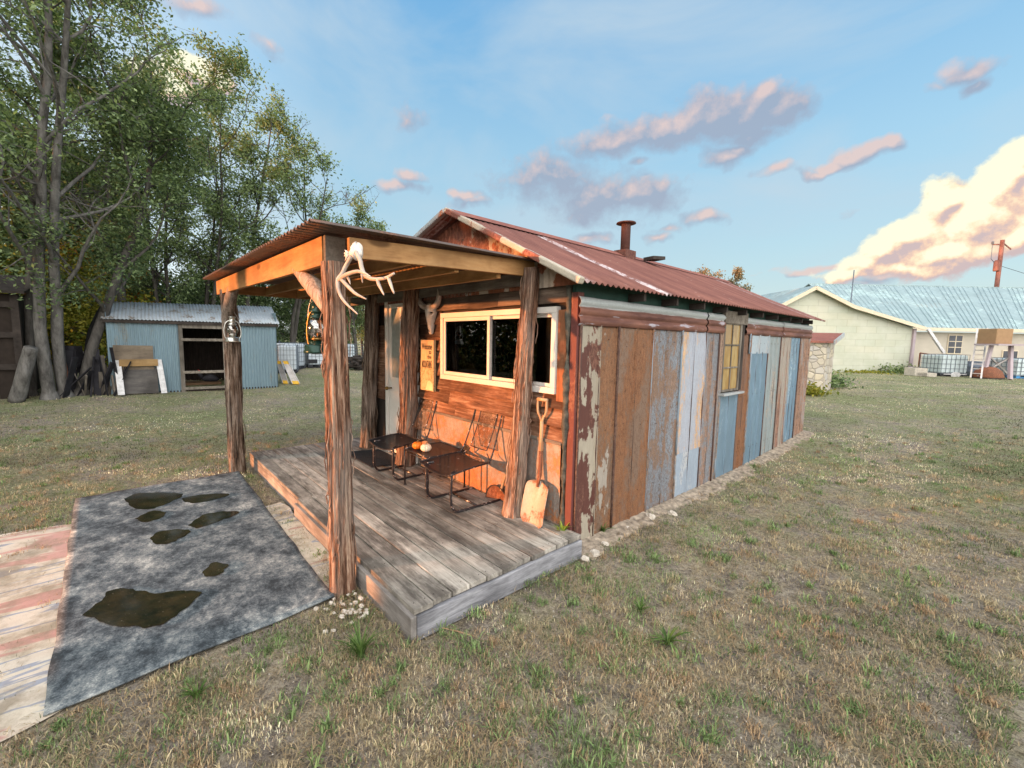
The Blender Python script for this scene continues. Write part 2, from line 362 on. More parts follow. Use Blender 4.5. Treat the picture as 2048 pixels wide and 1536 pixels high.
MAT = dict(
 ground=gm(),
 deck=wood('deck_boards_grey', (.15,.13,.115), (.43,.395,.345), (.74,.69,.62), 0, 5, 12, .0, .8, isl=.45,
      wet=lambda m: m.math('MULTIPLY', m.ramp(m.noise(2.0, m.mp((.8,3.2,1), loc=(3.3,1,0)), 8, .7), (.46, 0.), (.60, .70)), m.ramp(m.sep()[1], (0., 1.0), (1., 1.0)))),
 deckend=wood('deck_cut_ends', (.05,.025,.018), (.17,.075,.05), (.33,.22,.15), 2, 8, 4),
 rim=wood('grey_rim_joist', (.13,.115,.105), (.36,.33,.31), (.62,.58,.55), 0, 5, 9, 0, .8),
 rimy=wood('grey_rim_joist_end', (.09,.09,.10), (.32,.32,.35), (.62,.62,.66), 1, 6, 9, 0, .8),
 pine=wood('pine_beam', (.26,.12,.045), (.46,.25,.10), (.60,.36,.17), 0, 4, 7, 3.0, .7, bump=.25, isl=.2),
 piney=wood('pine_beam_side', (.24,.115,.045), (.44,.24,.10), (.56,.34,.16), 1, 4, 7, 3.0, .7, bump=.25, isl=.2),
 siding=wood('barn_siding', (.045,.022,.015), (.25,.125,.075), (.58,.41,.29), 0, 6, 14, 2.2, .85, isl=.6, bump=.9),
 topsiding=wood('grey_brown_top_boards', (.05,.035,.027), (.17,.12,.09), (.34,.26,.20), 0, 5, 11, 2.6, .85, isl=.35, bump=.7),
 sidingv=wood('corner_board_wood', (.12,.05,.03), (.42,.17,.08), (.60,.30,.16), 2, 5, 13, 2.2, .85, isl=.3, bump=.7),
 greywood=wood('grey_boards', (.09,.075,.06), (.22,.19,.16), (.36,.32,.28), 0, 5, 10, 0, .9),
 greywoodz=wood('grey_boards_upright', (.08,.068,.056), (.20,.175,.15), (.36,.33,.29), 2, 5, 10, 0, .9),
 ply=wood('weathered_plywood', (.13,.10,.08), (.25,.20,.15), (.36,.29,.22), 1, 3, 5, 0, .9),
 skirt=rusty('rust_streaked_galvanized_skirt', (.36,.32,.29), (.34,.13,.055), .46, 2.0, 1.2, seed=1, metal=.1, rough=.55, soft=.07, speck=.35),
 roof=rusty('rusty_red_roof', (.27,.105,.085), (.22,.075,.055), .5, 1.2, 1, seed=2, rough=.75, metal=0, axis=1, soft=.3),
 white=plain('white_vinyl', (.60,.57,.54), .45, var=.06, bump=.03),
 whitepaint=plain('flaking_white_paint', (.62,.61,.62), .7, var=.25, sc=14),
 door=plain('cream_door_paint', (.72,.69,.64), .5, var=.07, bump=.02),
 doorglass=plain('frosted_glass', (.34,.36,.33), .25, var=.15, sc=20),
 black=plain('black_rubber_mat', (.020,.022,.026), .8, var=.4, sc=40),
 dark=plain('dark_interior', (.030,.022,.018), .9),
 darkwood=plain('dark_old_wood', (.045,.036,.032), .9, var=.5, sc=6),
 green=plain('dark_green_fascia', (.020,.060,.048), .7, var=.35, sc=5),
 bone=plain('bone', (.62,.56,.50), .55, var=.22, sc=14),
 horn=plain('pale_horn', (.42,.35,.30), .5, var=.25, sc=10),
 blackhole=plain('eye_socket_dark', (.012,.010,.010), .9),
 orange=plain('orange_pumpkin_skin', (.72,.19,.02), .45, var=.2, sc=10, bump=.05),
 cream=plain('cream_pumpkin_skin', (.74,.62,.47), .5, var=.12, sc=10, bump=.05),
 stem=plain('pumpkin_stem', (.17,.14,.07), .8),
 ash=wood('worn_ash_handle', (.28,.17,.10), (.45,.29,.17), (.56,.40,.26), 2, 6, 9, 0, .6, isl=.1, bump=.2),
 rust=rusty('solid_rust', (.20,.085,.05), (.16,.055,.03), .5, 6, 1, seed=4, rough=.8),
 rustchim=rusty('stovepipe_rust', (.13,.055,.045), (.10,.035,.028), .5, 5, .5, seed=6, rough=.7),
 blade=rusty('rusty_steel_blade', (.50,.44,.37), (.20,.09,.055), .46, 7, .7, seed=3, rough=.6, metal=.2),
 zinc=rusty('galvanized_blue', (.25,.36,.43), (.15,.17,.18), .34, 2.5, .25, seed=5, rough=.5, metal=.25),
 zincroof=rusty('galvanized_roof', (.42,.47,.52), (.13,.11,.10), .36, 3, 1, seed=8, rough=.5, metal=.25),
 zincedge=rusty('white_zinc_flashing', (.46,.50,.52), (.28,.11,.06), .34, 3, .6, seed=9, rough=.5),
 barnroof=rusty('pale_blue_green_roof', (.33,.43,.45), (.27,.36,.38), .4, .5, 1, seed=10, rough=.6),
 tank=plain('white_plastic_tank', (.60,.66,.72), .5, var=.1, sc=3, bump=.02),
 tankfar=plain('pale_plastic_tank', (.50,.58,.60), .5, var=.12, sc=3, bump=.02),
 cage=plain('grey_cage_tube', (.13,.15,.18), .5, .4),
 pallet=plain('dark_pallet', (.03,.03,.035), .8),
 red=plain('red_sign', (.50,.055,.04), .6, var=.1), yellow=plain('yellow_paint', (.62,.36,.03), .55, var=.2),
 alu=plain('weathered_aluminium', (.33,.31,.30), .45, .5, var=.3), ladder=plain('white_ladder', (.55,.52,.50), .5),
 brownbox=plain('tan_box', (.30,.185,.10), .8, var=.1), redpole=wood('red_brown_pole', (.13,.05,.04), (.25,.11,.085), (.36,.19,.15), 2, 4, 8, 0, .8),
 trimc=plain('cream_trim', (.58,.50,.38), .7, var=.1), pink=plain('purple_grey_trim', (.36,.30,.33), .7, var=.1),
 blueplastic=plain('blue_pallet', (.04,.20,.42), .6), barrel=plain('blue_grey_barrel', (.22,.25,.31), .5),
 rock=plain('pale_limestone_chips', (.52,.47,.41), .9, var=.25, sc=20), wire=plain('steel_wire', (.42,.40,.38), .4, .6),
 rope=plain('cream_cord', (.60,.52,.40), .8), ink=plain('burnt_black_lettering', (.035,.022,.015), .8),
 silver=plain('silver_lantern_metal', (.62,.62,.58), .28, .85, var=.1, bump=.02),
 greenmetal=plain('dark_green_enamel', (.012,.040,.032), .25, .3, var=.2, bump=.02),
 brass=plain('aged_brass', (.22,.14,.05), .35, .9, var=.3), junk=plain('charred_scrap', (.018,.017,.022), .8, var=.6, sc=5),
)
def postmat(name, a, b, c):
    m = M(name, .92, 0, .1); v = m.mp((1,1,.055)); v2 = m.mp((1,1,.16))
    n = m.noise(30, v, 6, .65, .6); n2 = m.noise(75, v2, 4, .7); big = m.noise(5, m.mp((1,1,.3)), 3)
    cc = m.ramp(m.math('ADD', m.math('MULTIPLY', n, .75), m.math('MULTIPLY', n2, .25)), (.38, a), (.49, b), (.60, c))
    cc = m.mix(m.ramp(big, (.45, 0.), (.65, .5)), cc, (.30,.25,.22)); m.col(cc).bump(m.math('ADD', n, m.math('MULTIPLY', n2, .6)), 1.0, .02); return m.m
MAT['cedar'] = postmat('shaggy_cedar_bark', (.020,.012,.010), (.20,.105,.068), (.48,.34,.25))
MAT['cedargrey'] = postmat('weathered_cedar_bark', (.020,.015,.012), (.14,.092,.065), (.36,.285,.23))
def bark(name, a, b):
    m = M(name, .95, 0, .1); n = m.noise(9, m.mp((1,1,.3)), 7, .7); m.col(m.ramp(n, (.3, a), (.7, b))).bump(n, .9, .03); return m.m
MAT['bark'] = bark('tree_bark', (.035,.032,.030), (.13,.12,.11)); MAT['barklight'] = bark('pale_mottled_bark', (.045,.042,.040), (.22,.21,.20)); MAT['barkblack'] = bark('black_bark', (.008,.008,.009), (.02,.02,.02))
def leafmat(name, a, b, tr=.35):
    m = M(name, .6, 0, .2); i = m.isl(); big = m.noise(.6, det=3)
    c = m.ramp(m.math('ADD', m.math('MULTIPLY', i, .6), m.math('MULTIPLY', big, .4)), (.25, a), (.75, b)); m.col(c)
    t = m.n('ShaderNodeBsdfTranslucent'); m.sock(t.inputs[0], m.mix(1.0, c, (1.15,1.2,.6), 'MULTIPLY')); mx = m.n('ShaderNodeMixShader'); mx.inputs[0].default_value = tr
    m.l(m.b.outputs[0], mx.inputs[1]); m.l(t.outputs[0], mx.inputs[2]); m.l(mx.outputs[0], m.out.inputs[0]); return m.m
MAT['leaf'] = leafmat('green_leaves', (.07,.11,.055), (.28,.36,.17)); MAT['leafdark'] = leafmat('dark_green_leaves', (.05,.085,.042), (.21,.28,.13))
MAT['leafyel'] = leafmat('yellow_green_leaves', (.11,.14,.02), (.34,.30,.05)); MAT['leafor'] = leafmat('orange_leaves', (.26,.10,.02), (.50,.24,.05)); MAT['leafbr'] = leafmat('russet_leaves', (.20,.16,.10), (.38,.31,.21))
def vc(name, tr=.25):
    m = M(name, .8, 0, .15); a = m.n('ShaderNodeVertexColor'); a.layer_name = 'Col'; m.col(a.outputs[0])
    t = m.n('ShaderNodeBsdfTranslucent'); m.l(a.outputs[0], t.inputs[0]); mx = m.n('ShaderNodeMixShader'); mx.inputs[0].default_value = tr
    m.l(m.b.outputs[0], mx.inputs[1]); m.l(t.outputs[0], mx.inputs[2]); m.l(mx.outputs[0], m.out.inputs[0]); return m.m
MAT['blades'] = vc('grass_blades')
def glass(name, tint=(.8,.85,.85), rough=.02, k=.12, thick=0.0):
    m = M(name, rough); t = m.n('ShaderNodeBsdfTransparent'); t.inputs[0].default_value = tint+(1,); g = m.n('ShaderNodeBsdfGlossy'); g.inputs['Roughness'].default_value = rough
    f = m.n('ShaderNodeFresnel'); f.inputs[0].default_value = 1.45; mx = m.n('ShaderNodeMixShader'); m.l(m.math('ADD', f.outputs[0], k), mx.inputs[0]); m.l(t.outputs[0], mx.inputs[1]); m.l(g.outputs[0], mx.inputs[2]); m.l(mx.outputs[0], m.out.inputs[0]); return m.m
MAT['glass'] = glass('window_glass', (.55,.62,.60), .01, .0); MAT['globe'] = glass('lantern_globe_glass', (.72,.66,.62), .10, .28)
def meshm():
    m = M('black_expanded_metal', .5, .4, .5); c = m.ramp(m.noise(22, det=4), (.64, (.014,.016,.020)), (.74, (.22,.21,.21))); m.col(c)
    a = m.wave(34, m.mp((1,1,1), rot=(0,0,R(35))), 0, 0, 0, 'X'); b = m.wave(34, m.mp((1,1,1), rot=(0,0,R(-35))), 0, 0, 0, 'X')
    s = m.sep(); 
    al = m.math('MAXIMUM', m.ramp(a, (.50, 0.), (.58, 1.)), m.ramp(b, (.50, 0.), (.58, 1.))); m.l(m.math('MULTIPLY_ADD', al, .12, .87), m.b.inputs['Alpha']); return m.m
MAT['mesh'] = meshm()
def backmesh():
    m = M('expanded_metal_back', .55, .4, .4); c = m.ramp(m.noise(30, det=4), (.5, (.030,.026,.026)), (.66, (.30,.24,.22))); m.col(c)
    a = m.wave(34, m.mp((1,0,.7), rot=(0,R(35),0)), 0, 0, 0, 'X'); b = m.wave(34, m.mp((1,0,.7), rot=(0,R(-35),0)), 0, 0, 0, 'X')
    al = m.math('MAXIMUM', m.ramp(a, (.6, 0.), (.7, 1.)), m.ramp(b, (.6, 0.), (.7, 1.))); m.l(m.math('MULTIPLY_ADD', al, .45, .12), m.b.inputs['Alpha']); return m.m
MAT['backmesh'] = backmesh()
def tubem():
    m = M('chipped_black_tube', .4, .3, .5); n = m.noise(26, m.mp((1,1,1)), 5, .7); m.col(m.ramp(n, (.56, (.018,.018,.022)), (.60, (.10,.06,.045)), (.66, (.62,.58,.56)))); return m.m
MAT['tube'] = tubem()
def matm():
    m = M('dusty_rubber_sheet', .8, 0, .3); n = m.noise(3.4, m.mp((.8,1.25,1), rot=(0,0,.5)), 9, .74); f = m.noise(15, m.mp((1,1,1)), 8, .8); f2 = m.noise(90, det=4, ro=.8)
    k = m.math('ADD', m.math('MULTIPLY', n, .48), m.math('ADD', m.math('MULTIPLY', f, .32), m.math('MULTIPLY', f2, .20)))
    m.col(m.ramp(k, (.43, (.025,.032,.038)), (.49, (.085,.102,.115)), (.55, (.22,.235,.235)), (.62, (.54,.54,.50)))).bump(f, .35, .006); return m.m
MAT['sheet'] = matm()
def pudm():
    m = M('muddy_water', .04, 0, .6); n = m.noise(9, det=6); f = m.ramp(m.noise(60, det=3), (.66, 0.), (.70, .5)); m.col(m.mix(f, m.ramp(n, (.35, (.010,.012,.008)), (.7, (.042,.032,.016))), (.22,.20,.14))); m.b.inputs['Roughness'].default_value = .08; return m.m
MAT['puddle'] = pudm()
def pathm():
    m = M('banded_sandstone', .9, 0, .2); wv = m.n('ShaderNodeTexWave'); wv.bands_direction = 'X'; m.l(m.mp((1,1,1), rot=(0,0,R(8)), loc=(.3,0,0)), wv.inputs[0]); wv.inputs['Scale'].default_value = 1.15; wv.inputs['Distortion'].default_value = 1.4; wv.inputs['Detail'].default_value = 3; wv.inputs['Detail Scale'].default_value = 1.1
    n = m.noise(1.0, m.mp((2.6,.45,1), rot=(0,0,.12), loc=(4.2,0,0)), 5, .5, 1.0); n2 = m.noise(14, det=6, ro=.75)
    c = m.ramp(n, (.30, (.50,.25,.22)), (.385, (.55,.30,.26)), (.40, (.64,.54,.43)), (.48, (.68,.60,.48)), (.49, (.34,.36,.42)), (.515, (.32,.34,.40)), (.525, (.68,.60,.50)), (.62, (.64,.54,.44)), (.64, (.56,.32,.28)))
    d = m.ramp(m.noise(2.4, det=8, ro=.7), (.46, 0.), (.60, .75)); c = m.mix(d, c, (.24,.19,.13)); c = m.mix(m.math('MULTIPLY', n2, .35), c, (.2,.17,.14)); m.col(c).bump(n2, .5, .01); return m.m
MAT['path'] = pathm()
def blockm():
    m = M('cream_block_wall', .9, 0, .2); b = m.n('ShaderNodeTexBrick'); m.l(m.mp((1,1,1), rot=(R(90),0,0)), b.inputs[0])
    b.inputs['Color1'].default_value = (.46,.46,.37,1); b.inputs['Color2'].default_value = (.42,.44,.36,1); b.inputs['Mortar'].default_value = (.36,.36,.29,1); b.inputs['Scale'].default_value = 1.0
    b.inputs['Brick Width'].default_value = .62; b.inputs['Row Height'].default_value = .30; b.inputs['Mortar Size'].default_value = .012
    n = m.noise(1.6, det=7, ro=.7); c = m.mix(m.ramp(n, (.4, 0.), (.7, .55)), b.outputs[0], (.52,.53,.48)); c = m.mix(m.ramp(m.noise(.7, m.mp((1,1,2)), 6), (.5, 0.), (.7, .5)), c, (.36,.38,.30)); m.col(c).bump(n, .3, .02); return m.m
MAT['block'] = blockm()
def stonem():
    m = M('field_stone', .9, 0, .2); v = m.mp((1,1,1.3)); e = m.vor(4.6, v, 'DISTANCE_TO_EDGE'); c = m.vor(4.6, v, 'F1', 1); n = m.noise(9, det=6)
    cs = m.n('ShaderNodeSeparateColor'); m.l(c, cs.inputs[0]); k = m.ramp(cs.outputs[0], (0., (.36,.33,.30)), (.5, (.52,.45,.33)), (1., (.44,.42,.40)))
    k = m.mix(m.math('MULTIPLY', n, .4), k, (.28,.25,.22)); k = m.mix(m.ramp(e, (.0, .8), (.05, 0.)), k, (.30,.27,.24)); m.col(k).bump(m.ramp(e, (0., 0.), (.1, 1.)), .8, .03); return m.m
MAT['stone'] = stonem(); MAT['rubble'] = plain('dusty_rubble', (.31,.255,.20), .95, var=.6, sc=16, bump=1.0)

# ============================================================ GROUND, PATH
def radial():
    rr = np.concatenate([[0], np.linspace(.15, 12, 90), np.geomspace(12.5, 900, 46)]); na = 180
    vs = []
    for r in rr:
        for k in range(na):
            a = 2*PI*k/na; x = -.5+r*math.cos(a); y = -.5+r*math.sin(a)
            z = float(hgt(x, y)) + (mn.noise(Vector((x*.9, y*.9, 0)))*.018 + mn.noise(Vector((x*3.1, y*3.1, 4)))*.007)*(1 if r < 14 else 1.5)
            z -= .012
            if -4.8 < x < .2 and -1.9 < y < 0: z -= .03
            vs.append((x, y, z))
    fs = []
    for i in range(len(rr)-1):
        for k in range(na):
            a = i*na+k; b = i*na+(k+1)%na; fs.append((a, a+na, b+na, b))
    m = MB(); m.v = vs; m.f = fs; o = m.build('ground', MAT['ground'], smooth_=True); prop(o, kind='structure')
radial()
def warp(x, y, a=.03, s=2.5): return x+mn.noise(Vector((x*s, y*s, 1)))*a, y+mn.noise(Vector((x*s, y*s, 9)))*a
def path_fn(u, v):
    A, B, C_, D = (V3(-.30,-3.95,0), V3(-3.45,-4.25,0), V3(-3.35,-3.0,0), V3(-.55,-3.0,0))
    p = (A*(1-u)+B*u)*(1-v)+(D*(1-u)+C_*u)*v; x, y = warp(p[0], p[1], .10, 1.6); return (x, y, .006+mn.noise(Vector((x*2, y*2, 0)))*.006)
o = MB().grid(path_fn, 40, 20).build('path', MAT['path'], smooth_=True); prop(o, kind='structure')
def path2(u, v):
    x = -2.75+2.0*u; y = -2.0+.36*v; x, y = warp(x, y, .08, 3); return (x, y, .006+mn.noise(Vector((x*3, y*3, 0)))*.006)
o = MB().grid(path2, 30, 6).build('path', MAT['path'], smooth_=True); prop(o, kind='structure')

# ============================================================ PORCH DECK
DK = .172
dk = thing('porch_deck', 'low weathered grey plank deck in front of the shed door and window', 'deck', (-2.2,-.8,0))
ys = [-1.60+i*.1455 for i in range(12)]
def planks(x0, x1, z1, yoff, name, first=0):
    m = MB()
    for i in range(11):
        a = ys[i]+yoff+.0045; b = ys[i+1]+yoff-.0045 if i < 10 else .0
        if i == 10: b = -.02
        e = random.uniform(-.006, .01); t = random.uniform(-.0025, .0025)
        m.box(x0, x1+e, a, b, z1-.037+t, z1+t)
    return m.build(name, MAT['deck'], dk, bevel=.003)
planks(-4.62, -2.285, DK-.004, .0, 'plank_section')
planks(-2.28, .115, DK+.004, -.03, 'plank_section')
for xa, xb, yo, zz_ in ((-4.55,-2.35,0,DK-.003),(-2.2,.06,-.03,DK+.005)):
    m = MB(); xs = np.linspace(xa, xb, 5)
    for i in range(11):
        for xx in xs:
            for q in (.035,.110): m.lathe([(.0045,0),(.0035,.0015)], (xx+random.uniform(-.006,.006), ys[i]+yo+q+random.uniform(-.006,.006), zz_), 6)
    o = m.build('nail_heads', MAT['darkwood'], dk); o['kind'] = 'stuff'
MB().box(-4.60,-2.30,-1.598,-1.56,-.03,DK-.045).build('rim_joist', MAT['rim'], dk, bevel=.004)
MB().box(-2.27,.135,-1.655,-1.615,-.03,DK-.035).build('rim_joist', MAT['rim'], dk, bevel=.004)
MB().box(.10,.137,-1.612,-.02,-.03,DK-.040).build('rim_joist', MAT['rimy'], dk, bevel=.004)
MB().box(-4.62,-4.585,-1.555,-.02,-.03,DK-.045).build('rim_joist', MAT['rimy'], dk, bevel=.004)

# ============================================================ TIN SHED
sh = thing('tin_shed', 'long patchwork tin shed with rusty red corrugated roof and wooden porch front', 'shed', (-1.65, 3.4, .16))
RX, RZ, EX, EZ, RY0, RY1 = -1.65, 3.18, .215, 2.29, -.22, 6.95
WXL = -4.1
# front siding: lapped boards around the door and window
m = MB(); z = .93; k = 0; lowm = None
while z < 2.95:
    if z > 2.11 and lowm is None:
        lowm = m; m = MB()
    h = .152 + random.uniform(-.01, .012); z1 = z+h
    xr = -.10
    top = RZ - (RZ-EZ)/(EX-RX)*0
    def seg(a, b):
        # keep under the roof slope
        zz = z1+.0
        lim = lambda x: RZ-.10-abs(x-RX)*(RZ-EZ)/(EX-RX)
        while b > a and lim(b) < z1-.01: b -= .05
        while a < b and lim(a) < z1-.01 and a < RX: a += .05
        if b-a < .05: return
        cuts = [a]+([random.uniform(a+.3, b-.2)] if b-a > 1.3 else [])+[b]
        for c0, c1 in zip(cuts, cuts[1:]):
            n = max(2, int((c1-c0)/.12)); base = []
            for i in range(n):      # slightly wavy lower edge
                x0 = c0+(c1-c0)*i/n; x1 = c0+(c1-c0)*(i+1)/n-(.004 if i == n-1 else 0)
                q0 = mn.noise(Vector((x0*5, z*9, 0)))*.012; q1 = mn.noise(Vector((x1*5, z*9, 0)))*.012
                base.append((x0, x1, q0, q1))
            vs = []; fs = []
            for i, (x0, x1, q0, q1) in enumerate(base):
                if i == 0: vs += [(x0,-.046,z+q0),(x0,-.012,z1+.008),(x0,.0,z+q0)]
                vs += [(x1,-.046,z+q1),(x1,-.012,z1+.008),(x1,.0,z+q1)]
                b0 = i*3; fs += [(b0,b0+3,b0+4,b0+1),(b0+2,b0+5,b0+3,b0)]
            fs += [(0,1,2),(len(vs)-3,len(vs)-1,len(vs)-2)]
            m.add(vs, fs)
    if z1 > 1.39 and z < 2.10: seg(-2.60, -2.075)
    elif z < 2.43: seg(-2.60, xr)
    else: seg(-4.1, xr)
    if z < 2.43: seg(-4.1, -3.52)
    z = z1
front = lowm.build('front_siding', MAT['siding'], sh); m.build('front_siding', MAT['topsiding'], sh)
MB().box(-.195,-.098,-.040,-.002,1.30,2.10).build('corner_board', MAT['sidingv'], sh, bevel=.004)
# metal skirting under the boards
m = MB()
def skirt(x0, x1, z0, z1, y):
    n = int((x1-x0)/.02)
    return lambda u, v: (x0+(x1-x0)*u, y + .0035*math.sin(u*(x1-x0)/.19*2*PI)**7 + mn.noise(Vector((u*6, v*3, z0)))*.004, z0+(z1-z0)*v)
m.grid(skirt(-2.60,-.115,.175,.56,-.040), 120, 6); m.grid(skirt(-2.60,-.115,.545,.92,-.046), 120, 6)
m.build('metal_skirt', MAT['skirt'], sh, solid=.002)
MB().box(-2.6,-.11,-.056,-.036,.915,.945).build('skirt_cap', MAT['greywood'], sh, bevel=.003)
MB().box(-2.6,-.11,-.050,-.02,.16,.19).build('sill_plate', MAT['greywood'], sh, bevel=.003)
# backing, corner flashing, crumbling mortar bead
MB().box(-4.1,-2.6,.0,.03,.1,2.5).box(-2.6,-2.07,.0,.03,.1,2.5).box(-2.07,-.2,.0,.03,.1,1.365).box(-.2,-.03,.0,.03,.1,2.2).box(-2.07,-.2,.0,.03,2.13,2.24).build('front_backing', MAT['dark'], sh)
def bead(u, v):
    z = .2+2.1*v; a = u*PI; r = .022+.026*mn.noise(Vector((z*3.1, 3, 0)))+.010*mn.noise(Vector((z*17, 5, u*2)))+.03*max(0, mn.noise(Vector((z*2.2, 9, 0)))-.2)
    return (-.085-math.cos(a)*r, -.030-math.sin(a)*r*1.3, z)
MB().grid(bead, 8, 90).build('mortar_bead', plain('mouldy_grey_mortar', (.085,.080,.065), .95, var=.6, sc=18, bump=.8), sh)
MB().box(-.058,.004,-.030,-.024,.12,2.24).box(.004,.010,-.030,.05,.12,2.24).build('corner_flashing', rusty('maroon_flashing', (.16,.055,.05), (.12,.045,.035), .4, 6, .4, seed=12), sh)
# gable sheet above the porch roof
def gz(x): return RZ-.03-(abs(x-RX)*(RZ-EZ)/(EX-RX) if x > RX else (RX-x)*.28)
def gab(x0, x1, zb, y):
    def f(u, v):
        x = x0+(x1-x0)*u; zt = gz(x); return (x, y-.004*math.sin(x/.076*2*PI), zb+(max(zt, zb)-zb)*v)
    return f
MB().grid(gab(-4.0,-1.42,2.3,-.045), 240, 2).build('gable_sheet', rusty('peeling_red_gable', (.20,.075,.055), (.17,.06,.04), .5, 3, .8, peel=(.42,.36,.32), pamt=.60, seed=14), sh)
MB().grid(gab(-1.45,.05,2.3,-.053), 150, 2).build('gable_sheet', rusty('orange_peeling_gable', (.26,.095,.05), (.2,.07,.04), .5, 3, .8, peel=(.50,.42,.34), pamt=.54, seed=15), sh)
# window
wn = MB(); x0, x1, z0, z1 = -2.04, -.20, 1.36, 2.13; yf = -.062
wn.box(x0,x1,yf,-.0,z0,z0+.055).box(x0,x1,yf,-.0,z1-.055,z1).box(x0,x0+.055,yf,-.0,z0+.055,z1-.055).box(x1-.055,x1,yf,-.0,z0+.055,z1-.055)
wf = wn.build('window_frame', MAT['white'], sh, bevel=.004)
xm = -1.155
def sash(a, b, y, t=.032):
    s = MB(); zz0, zz1 = z0+.057, z1-.057
    s.box(a,b,y,y+.028,zz0,zz0+t).box(a,b,y,y+.028,zz1-t,zz1).box(a,a+t,y,y+.028,zz0+t,zz1-t).box(b-t,b,y,y+.028,zz0+t,zz1-t)
    f = s.build('sash', MAT['white'], wf, bevel=.003)
    MB().box(a+t,b-t,y+.012,y+.016,zz0+t,zz1-t).build('pane', MAT['glass'], wf)
sash(x0+.058, xm+.03, -.052, .04); sash(xm-.01, x1-.058, -.020)
CUR = plain('dull_green_curtain', (.13,.22,.18), .9)
MB().box(xm+.05,xm+.13,.03,.05,z0,z1).build('curtain', CUR, sh); MB().box(xm+.60,xm+.65,.03,.05,z0,z1).build('curtain', CUR, sh)
# door
d = MB().box(-3.51,-3.43,-.055,0,DK,2.43).box(-2.70,-2.62,-.055,0,DK,2.43).box(-3.43,-2.70,-.055,0,2.35,2.43).build('door_frame', MAT['door'], sh, bevel=.004)
m = MB(); m.box(-3.42,-2.71,-.030,-.004,DK+.02,2.345); lf = m.build('door_leaf', MAT['door'], sh, bevel=.003)
for a, b, c_, d_ in ((-3.32,-3.08,1.28,2.24),(-3.04,-2.80,1.28,2.24)):
    fr = MB().box(a-.02,b+.02,-.042,-.030,c_-.02,c_).box(a-.02,b+.02,-.042,-.030,d_,d_+.02).box(a-.02,a,-.042,-.030,c_,d_).box(b,b+.02,-.042,-.030,c_,d_)
    fr.build('moulding', MAT['door'], lf); MB().box(a,b,-.036,-.031,c_,d_).build('pane', MAT['doorglass'], lf)
MB().box(-3.30,-2.84,-.038,-.030,.36,1.10).build('lower_panel', MAT['door'], lf, bevel=.006)
MB().tube([(-3.36,-.03,1.12),(-3.36,-.09,1.12)], [.012,.012], 10).lathe([(.001,-.028),(.022,-.02),(.028,0),(.022,.02),(.001,.028)], (-3.36,-.105,1.12), 14, False).build('handle', MAT['brass'], lf, smooth_=True)
# side wall sheets
def side(y0, y1, z0, z1, mat, ribs=2, x=.0, name='wall_sheet', tilt=.0):
    w_ = y1-y0
    def f(u, v):
        t = (u*ribs) % 1.0 if u < 1 else 1.0; dd = min(t, 1-t)*w_/ribs
        rib = .020*max(0, 1-dd/.016)**.7-.006*max(0, 1-abs(dd-.024)/.010) ; zz = z0+(z1-z0)*v
        return (x+rib+.004*mn.noise(Vector((u*3, y0*4, zz*1.5))), y0+w_*u+tilt*(zz-1)+.002*mn.noise(Vector((zz*4, y0, 0))), zz)
    n = max(24, int(w_/.007)); n = (n//ribs)*ribs
    o = MB().grid(f, n, 14).build(name, mat, sh, solid=.0015)
    sm = SEAM_B if 'blue' in mat.name or 'grey_rust' in mat.name or 'white' in mat.name else SEAM_R
    for q, rr_ in [(0, .013)]+[(k/ribs, .007) for k in range(1, ribs)]:
        MB().tube([(x+.012, y0+w_*q+tilt*(z0+(z1-z0)*t-1), z0+(z1-z0)*t) for t in (0,.25,.5,.75,1)], rr_, 6).build('sheet_seam', sm if q == 0 else SEAM_D, o, smooth_=True)
    return o
NAIL = MB()
SEAM_D = rusty('dark_fold', (.045,.032,.03), (.04,.022,.018), .5, 8, .3, seed=63); SEAM_B = rusty('zinc_seam', (.30,.38,.46), (.16,.12,.10), .45, 8, .3, seed=61); SEAM_R = rusty('dark_rust_seam', (.10,.055,.045), (.07,.035,.028), .5, 8, .3, seed=62)
def PM(i, base, rust, amt, **k): return rusty('wall_sheet_tin_%s' % i, base, rust, amt, seed=20+len(bpy.data.materials)*.37, **k)
RU = (.20,.085,.050); TI = (.21,.29,.36)
ub = [1151,1198.5,1235,1270,1305.5,1334,1362,1411,1440]
def ly(u, v=660): return float(XP(u, v, 0)[1])
YB = [ly(u, 650+(u-1151)*.055) for u in ub]
ZT = 1.99
L = MAT
RB = (.165,.083,.052)
side(.01, YB[1], -.05, ZT, PM('maroon', (.125,.050,.040), (.11,.045,.034), .4, sc=3, peel=(.44,.39,.31), pamt=.485, rough=.6), 1, .010)
side(YB[1], YB[2], -.05, ZT, PM('brown', (.24,.165,.12), (.19,.088,.045), .55, sc=6, peel=(.42,.38,.33), pamt=.62, speck=.6), 1, .003)
side(YB[2], YB[4], -.05, ZT, PM('rust', (.25,.17,.125), (.18,.078,.038), .56, sc=3, speck=.55), 2, .008)
side(YB[4], YB[6], -.05, ZT, PM('grey_rust', (.27,.31,.36), (.20,.125,.09), .50, sc=5, speck=.75), 2, .002)
WR = PM('white_rust', (.44,.49,.58), (.42,.27,.17), .44, sc=3, sy=.25, speck=.2)
side(YB[6]+.0, YB[7], .55, ZT-.01, WR, 2, .009)
side(YB[6]+.0, YB[7], -.04, .56, PM('pale_blue', (.36,.43,.52), (.30,.32,.36), .4, sc=4), 2, .006)
side(YB[7], YB[8]-.04, -.02, ZT, PM('grey', (.27,.30,.34), (.24,.155,.12), .47, sc=5, speck=.6), 2, .003)
YW0, YW1 = 2.90, 3.50
side(YB[8]-.04, YW0, .0, ZT+.2, PM('grey_edge', (.28,.28,.29), (.25,.17,.13), .5, sc=5, speck=.4), 1, .006)
